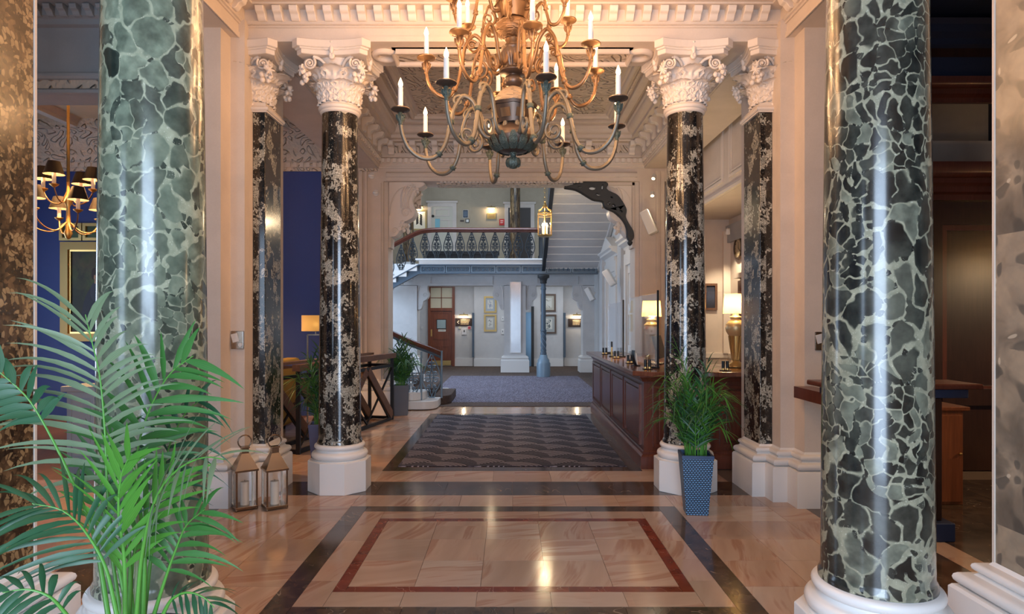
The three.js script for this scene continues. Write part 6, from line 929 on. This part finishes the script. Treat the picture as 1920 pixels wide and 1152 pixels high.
// ---------------------------------------------------------------- palms
function leafletGeo(base, dir, side, L, w, droop, n = 7) {         // a folded, pointed, drooping strip
  const pos = [], uv = [], idx = [], N = dir.clone().cross(side).normalize();
  for (let i = 0; i <= n; i++) {
    const s = i / n, wd = w * (s < 0.25 ? lerp(0.35, 1, s / 0.25) : Math.pow(Math.max(0, 1 - (s - 0.25) / 0.75), 0.85));
    const c = base.clone().addScaledVector(dir, L * s * (1 - 0.12 * droop * s)); c.y -= droop * L * s * s * 0.55;
    for (const k of [-1, 0, 1]) { const p = c.clone().addScaledVector(side, k * wd / 2).addScaledVector(N, k === 0 ? -wd * 0.12 : 0); pos.push(p.x, p.y, p.z); uv.push((k + 1) / 2, s); }
  }
  for (let i = 0; i < n; i++) for (const k of [0, 1]) { const a = i * 3 + k, b = a + 1, c = a + 3, d = c + 1; idx.push(a, b, d, a, d, c); }
  const g = new THREE.BufferGeometry(); g.setAttribute('position', new THREE.Float32BufferAttribute(pos, 3)); g.setAttribute('uv', new THREE.Float32BufferAttribute(uv, 2)); g.setIndex(idx); g.computeVertexNormals(); return norm(g);
}
function frond(parent, pts, o) {                                   // o: n, len, w, start, angle, droop, normal, m, stem, r, merged, seed
  const c = curve(pts), r = rng(o.seed ?? 1), R = o.r ?? 0.007, stemG = tube(c, (t) => R * (1 - 0.8 * t), 30, 7), leaves = [];
  const F0 = mesh('frond', stemG, o.stem ?? M.stem, parent);
  for (let i = 0; i < o.n; i++) for (const sd of [-1, 1]) {
    const t = lerp(o.start ?? 0.35, 0.995, (i + 0.3 * r() + (sd > 0 ? 0.25 : 0)) / o.n), p = c.getPointAt(Math.min(t, 1)), T0 = c.getTangentAt(Math.min(t, 1));
    const N = (o.normal ?? V(0, 0, 1)).clone().addScaledVector(T0, -T0.dot(o.normal ?? V(0, 0, 1))).normalize(), S = T0.clone().cross(N).normalize().multiplyScalar(sd);
    const u = (i + 0.5) / o.n, ang = lerp(o.angle?.[0] ?? 0.5, o.angle?.[1] ?? 1.1, u) + (r() - 0.5) * 0.2;
    const dir = S.clone().multiplyScalar(Math.cos(ang)).addScaledVector(T0, Math.sin(ang)).addScaledVector(N, (r() - 0.35) * (o.lift ?? 0.35)).normalize();
    const L = (sd > 0 ? o.right ?? 1 : 1) * o.len * (0.62 + 0.55 * Math.sin(Math.min(1, u * 1.15 + 0.12) * PI * 0.86)) * (0.88 + 0.24 * r()), across = dir.clone().cross(N).normalize();
    leaves.push(leafletGeo(p, dir, across.addScaledVector(N, (r() - 0.5) * 0.7).normalize(), L, o.w * (o.merged ? 1 : 0.82) * (0.8 + 0.4 * r()), (o.droop ?? 0.5) * (0.7 + 0.6 * r()), o.seg ?? 7));
  }
  if (o.merged) mesh('leaflets', leaves, o.m, F0).userData.kind = 'stuff'; else for (const l of leaves) mesh('leaflet', l, o.m, F0);
  return F0;
}
function potPalm(root, y0, n, h, spread, o) {                      // a crown of arching fronds from soil height y0
  const r = rng(o.seed);
  for (let i = 0; i < n; i++) {
    const a = i * 2.4 + r() * 0.6, k = Math.sqrt((i + 0.5) / n), out = spread * (0.25 + 0.75 * k) * (0.7 + 0.45 * r()), top = h * (1.1 - 0.5 * k * k) * (0.55 + 0.55 * r()), c = Math.cos(a), s = Math.sin(a), b = (0.03 + 0.06 * r()) * (o.foot ?? 1);
    const pts = [V(c * b, y0, s * b), V(c * (b + out * 0.12), y0 + top * 0.4, s * (b + out * 0.12)), V(c * (b + out * 0.34), y0 + top * 0.78, s * (b + out * 0.34)), V(c * (b + out * 0.66), y0 + top * 0.98, s * (b + out * 0.66)), V(c * (b + out), y0 + top * (1.0 - 0.14 * k), s * (b + out))];
    frond(root, pts, { n: o.leaflets ?? 11, len: o.len ?? 0.27, w: o.w ?? 0.02, start: 0.16, angle: [0.75, 1.25], droop: 0.55, normal: V(-c * 0.7, 0.7, -s * 0.7), m: [M.leafGreen, M.leafBright, M.leafGreen, M.leafDark][i % 4], stem: M.stem, r: 0.005, merged: true, seed: o.seed * 31 + i, seg: 6, lift: 0.8 });
  }
}
{ // large palm beside the camera
  const g = thing('kentia_palm', 'large leafy green kentia palm in front of the pale green column', 'plant');
  const P = (x, y, d) => at(x, y, d), B = (x, dd = 2.0) => P(x, 1165, dd);
  frond(g, [B(243), P(205, 960, 2.0), P(196, 800, 2.02), P(186, 700, 2.02), P(172, 640, 2.0), P(160, 590, 1.98)], { n: 17, len: 0.38, w: 0.025, start: 0.46, angle: [0.2, 1.05], droop: 0.5, m: M.leafPale, stem: M.stem, r: 0.007, seed: 3, lift: 0.2, right: 0.72 });
  frond(g, [B(205, 1.95), P(175, 1000, 1.95), P(130, 890, 1.93), P(85, 800, 1.9), P(50, 745, 1.88), P(-10, 690, 1.85)], { n: 8, len: 0.16, w: 0.032, start: 0.76, angle: [0.5, 0.9], droop: 0.7, m: M.leafDark, stem: M.stem, r: 0.008, seed: 5, lift: 0.3 });
  frond(g, [B(262, 2.05), P(262, 980, 2.06), P(256, 860, 2.1), P(280, 770, 2.1), P(320, 700, 2.08), P(362, 668, 2.06)], { n: 11, len: 0.27, w: 0.034, start: 0.45, angle: [0.4, 1.0], droop: 0.45, m: M.leafGreen, seed: 7, normal: V(0.1, 0.35, 1) });
  frond(g, [B(235, 1.92), P(232, 1040, 1.9), P(222, 960, 1.86), P(228, 890, 1.82), P(246, 850, 1.78)], { n: 11, len: 0.22, w: 0.028, start: 0.25, angle: [0.85, 1.25], droop: 0.2, m: M.leafBright, seed: 9 });
  frond(g, [B(255, 1.9), P(268, 1030, 1.86), P(295, 930, 1.78), P(335, 880, 1.72), P(385, 858, 1.66), P(420, 862, 1.62)], { n: 10, len: 0.21, w: 0.02, start: 0.45, angle: [0.35, 0.9], droop: 0.5, m: M.leafPale, seed: 11, normal: V(0, 0.8, 0.6) });
  frond(g, [B(222, 1.85), P(196, 1060, 1.84), P(165, 1005, 1.82), P(140, 975, 1.8), P(110, 955, 1.78), P(60, 945, 1.76)], { n: 13, len: 0.28, w: 0.021, start: 0.4, angle: [0.5, 1.1], droop: 0.75, m: M.leafDark, seed: 13, normal: V(0, 0.8, 0.6) });
  frond(g, [B(285, 2.0), P(312, 1080, 2.0), P(330, 1030, 2.0), P(350, 985, 2.0), P(385, 955, 2.0)], { n: 9, len: 0.2, w: 0.026, start: 0.4, angle: [0.45, 1.0], droop: 0.6, m: M.leafGreen, seed: 15, normal: V(0, 0.4, 0.9) });
  frond(g, [B(270, 2.12), P(285, 1030, 2.14), P(300, 920, 2.2), P(320, 830, 2.22), P(352, 770, 2.22), P(385, 745, 2.22)], { n: 9, len: 0.24, w: 0.026, start: 0.45, angle: [0.4, 0.95], droop: 0.9, m: M.leafDark, seed: 17, normal: V(0, 0.5, 0.85) });
  frond(g, [B(228, 2.1), P(205, 1010, 2.12), P(190, 920, 2.14), P(200, 850, 2.14), P(215, 800, 2.14)], { n: 8, len: 0.2, w: 0.026, start: 0.5, angle: [0.7, 1.2], droop: 0.3, m: M.leafGreen, seed: 19 });
  frond(g, [B(250, 1.98), P(246, 1090, 1.98), P(262, 1000, 1.96), P(300, 930, 1.96), P(330, 890, 1.95)], { n: 8, len: 0.22, w: 0.026, start: 0.35, angle: [0.8, 1.2], droop: 0.3, m: M.leafBright, seed: 21, normal: V(0, 0.3, 1) });
  frond(g, [P(150, 1190, 1.72), P(118, 1145, 1.7), P(90, 1118, 1.68), P(50, 1106, 1.66), P(5, 1112, 1.64)], { n: 7, len: 0.15, w: 0.024, start: 0.3, angle: [0.4, 0.9], droop: 0.9, m: M.leafDark, seed: 23, normal: V(0, 0.8, 0.6) });
  frond(g, [B(300, 1.95), P(322, 1125, 1.95), P(350, 1112, 1.95), P(380, 1120, 1.95), P(402, 1140, 1.95)], { n: 7, len: 0.13, w: 0.018, start: 0.3, angle: [0.4, 0.9], droop: 0.8, m: M.leafDark, seed: 25, normal: V(0, 0.9, 0.4) });
  for (const [x, d, top] of [[232, 2.02, 960], [268, 2.0, 900], [240, 1.96, 1000], [254, 2.04, 870]]) mesh('stalk', tube([B(x, d), P(x + 4, (top + 1152) / 2, d), P(x + 2, top, d)], (t) => 0.009 * (1 - 0.7 * t), 14, 7), x % 20 < 10 ? M.stem : M.stemDry, g);
  const c = at(245, 1165, 2.0); mesh('pot', [lathe([[0.14, 0], [0.2, 0.62], [0.205, 0.64], [0.185, 0.64], [0.18, 0.6]], 32).translate(c.x, 0, c.z)], M.bluePot, g, 'dark tapered pot'); mesh('soil', new THREE.CylinderGeometry(0.18, 0.18, 0.02, 24).translate(c.x, 0.6, c.z), M.soil, g);
  for (let i = 0; i < 9; i++) { const b = at(205 + i * 11, 1165, 1.9 + (i % 3) * 0.1); mesh('stalk_base', tube([V(c.x + (b.x - c.x) * 0.5, 0.6, c.z + (b.z - c.z) * 0.5), b.clone().lerp(V(c.x, 0.66, c.z), 0.3), b], 0.008, 8, 6), M.stem, g); }
}
T.potWeave = canvasTex(256, 256, (c, w, h) => { c.fillStyle = '#0e1a2e'; c.fillRect(0, 0, w, h); for (let j = 0; j < 8; j++) for (let i = -1; i < 5; i++) { const x = (i + (j & 1) * 0.5) * 64, y = j * 32; c.fillStyle = '#78a8d0'; c.beginPath(); c.ellipse(x + 32, y + 16, 25, 10, 0, 0, 7); c.fill(); c.fillStyle = '#27466b'; c.fillRect(x + 8, y + 19, 48, 3); } }); T.potWeave.repeat.set(1 / 0.1, 1 / 0.13);
T.weave.repeat.set(1 / 0.1, 1 / 0.13);
function squarePot(w0, w1, h, m) { const q = (w, y) => [[-w / 2, y, w / 2], [w / 2, y, w / 2], [w / 2, y, -w / 2], [-w / 2, y, -w / 2]]; const s = []; for (let k = 0; k < 4; k++) { const a = q(w0, 0), b = q(w1, h), P = [a[k], a[(k + 1) % 4], b[(k + 1) % 4], b[k]], g = new THREE.BufferGeometry(); g.setAttribute('position', new THREE.Float32BufferAttribute([...P[0], ...P[1], ...P[2], ...P[0], ...P[2], ...P[3]], 3)); g.setAttribute('uv', new THREE.Float32BufferAttribute([-w0 / 2, 0, w0 / 2, 0, w1 / 2, h, -w0 / 2, 0, w1 / 2, h, -w1 / 2, h], 2)); g.computeVertexNormals(); s.push(norm(g)); } return s; }
function plantIn(name, label, x, d, turn, pot, palm) {
  const g = thing(name, label, 'plant'); g.position.set(x, 0, -d); g.rotation.y = turn;
  mesh('planter', [...squarePot(pot.w0, pot.w1, pot.h), box(-pot.w0 / 2, pot.w0 / 2, 0, 0.01, -pot.w0 / 2, pot.w0 / 2)], pot.m, g, pot.label);
  mesh('rim', [...frameGeo(-pot.w1 / 2, pot.w1 / 2, -pot.w1 / 2, pot.w1 / 2, 0, 0.018, 0.03)].map((q) => q.rotateX(PI / 2).translate(0, pot.h, 0)), pot.rim, g); mesh('soil', box(-pot.w1 / 2 + 0.02, pot.w1 / 2 - 0.02, pot.h - 0.06, pot.h - 0.04, -pot.w1 / 2 + 0.02, pot.w1 / 2 - 0.02), M.soil, g);
  potPalm(g, pot.h - 0.05, palm.n, palm.h, palm.spread, palm); return g;
}
plantIn('potted_palm', 'bushy green palm in a blue woven square planter by the reception desk', 1.565, 5.48, -0.12, { w0: 0.18, w1: 0.262, h: 0.51, m: std(0xffffff, 0.4, { map: T.potWeave, bumpMap: T.weave, bumpScale: 0.004 }), rim: M.bluePot, label: 'blue woven tapered planter' }, { n: 40, h: 0.84, spread: 0.36, seed: 12, len: 0.23, w: 0.016, leaflets: 9 });
plantIn('potted_palm', 'green palm in a plum planter between the speckled column and pilaster', -2.12, 7.15, 0.2, { w0: 0.2, w1: 0.28, h: 0.5, m: M.plumPot, rim: M.plumPot, label: 'plum coloured planter' }, { n: 22, h: 0.92, spread: 0.4, seed: 23, len: 0.26, w: 0.02 });
plantIn('potted_palm', 'dark green palm in a plain grey tall planter at the foot of the stairs', X(752, 11.1), 11.12, 0.1, { w0: 0.22, w1: 0.26, h: 0.52, m: M.greyPot, rim: M.greyPot, label: 'plain grey square planter' }, { n: 26, h: 0.78, spread: 0.34, seed: 34, len: 0.24, w: 0.022 });
// ---------------------------------------------------------------- lanterns and small wall things
function candleLantern(x, d, turn, label, h = 0.47) {
  const g = thing('candle_lantern', label, 'lantern'); g.position.set(x, 0, -d); g.rotation.y = turn; const w = 0.165, q = w / 2;
  mesh('base_plate', [rbox(w + 0.02, 0.025, w + 0.02, 0.004).translate(0, 0.0225, 0), ...[-1, 1].flatMap((s) => [-1, 1].map((t) => new THREE.SphereGeometry(0.012, 8, 6).translate(s * q, 0.011, t * q)))], M.chrome, g);
  mesh('corner_post', [-1, 1].flatMap((s) => [-1, 1].map((t) => new THREE.BoxGeometry(0.014, 0.31, 0.014).translate(s * q, 0.185, t * q))).concat([rbox(w + 0.03, 0.02, w + 0.03, 0.004).translate(0, 0.345, 0)]), M.chrome, g);
  mesh('roof', [new THREE.CylinderGeometry(0.045, (w + 0.02) / Math.SQRT2, 0.13, 4).rotateY(PI / 4).translate(0, 0.42, 0), new THREE.CylinderGeometry(0.042, 0.042, 0.05, 4).rotateY(PI / 4).translate(0, 0.505, 0), rbox(0.075, 0.012, 0.075, 0.003).translate(0, 0.535, 0)].map((k) => toCreasedNormals(norm(k), 0.4)), M.chrome, g, 'polished silver roof');
  mesh('ring_handle', new THREE.TorusGeometry(0.055, 0.006, 8, 32).translate(0, 0.585, 0), M.chrome, g);
  for (let i = 0; i < 4; i++) { const p = mesh('pane', new THREE.BoxGeometry(w - 0.014, 0.3, 0.003), M.glass, g, 'clear pane'); p.position.set(q * Math.sin(i * PI / 2), 0.185, q * Math.cos(i * PI / 2)); p.rotation.y = i * PI / 2; }
  mesh('pillar_candle', [new THREE.CylinderGeometry(0.036, 0.036, 0.2, 20).translate(0, 0.135, 0)], M.waxCandle, g, 'cream pillar candle'); mesh('wick', new THREE.CylinderGeometry(0.002, 0.002, 0.015, 5).translate(0, 0.242, 0), M.black, g); return g;
}
candleLantern(-2.345, 5.6, 0.6, 'silver candle lantern with cream candle, the one beside the plain pier');
candleLantern(-2.09, 5.62, 0.6, 'silver candle lantern with cream candle, the one before the marble pilaster');
function wallPanel(label, x, y, d) { const g = thing('door_entry_panel', label, 'panel'); g.position.set(x, y, -d); mesh('plate', rbox(0.12, 0.165, 0.012, 0.004).translate(0, 0, 0.006), M.chrome, g); mesh('cover', rbox(0.13, 0.17, 0.004, 0.002).translate(0, 0, 0.03), M.glass, g); mesh('button', new THREE.CylinderGeometry(0.018, 0.018, 0.012, 16).rotateX(PI / 2).translate(0.03, -0.045, 0.016), M.white, g); mesh('leaflet', rbox(0.06, 0.08, 0.006, 0.002).rotateZ(0.25).translate(-0.02, 0.02, 0.014), M.white, g); }
wallPanel('small clear covered control panel on the pier above the lanterns', X(444, 5.88), Y(638, 5.88), 5.9);
wallPanel('small clear covered control panel on the pier by the host counter', X(1542, 5.68), Y(640, 5.68), 5.7);
for (const [px, py] of [[697, 330], [705, 362]]) { const d = 10.95, g = thing('ceiling_sensor', py < 340 ? 'small white sensor on the staircase post, upper one' : 'small white sensor on the staircase post, lower one', 'sensor'); g.position.set(X(px, d), Y(py, d), -d); mesh('dome', new THREE.SphereGeometry(0.045, 16, 10).scale(1.2, 0.7, 0.8).translate(0, 0, 0.02), M.speaker, g); mesh('back_plate', new THREE.CylinderGeometry(0.05, 0.05, 0.012, 20).rotateX(PI / 2), M.speaker, g); }
renderer.render(scene, camera);
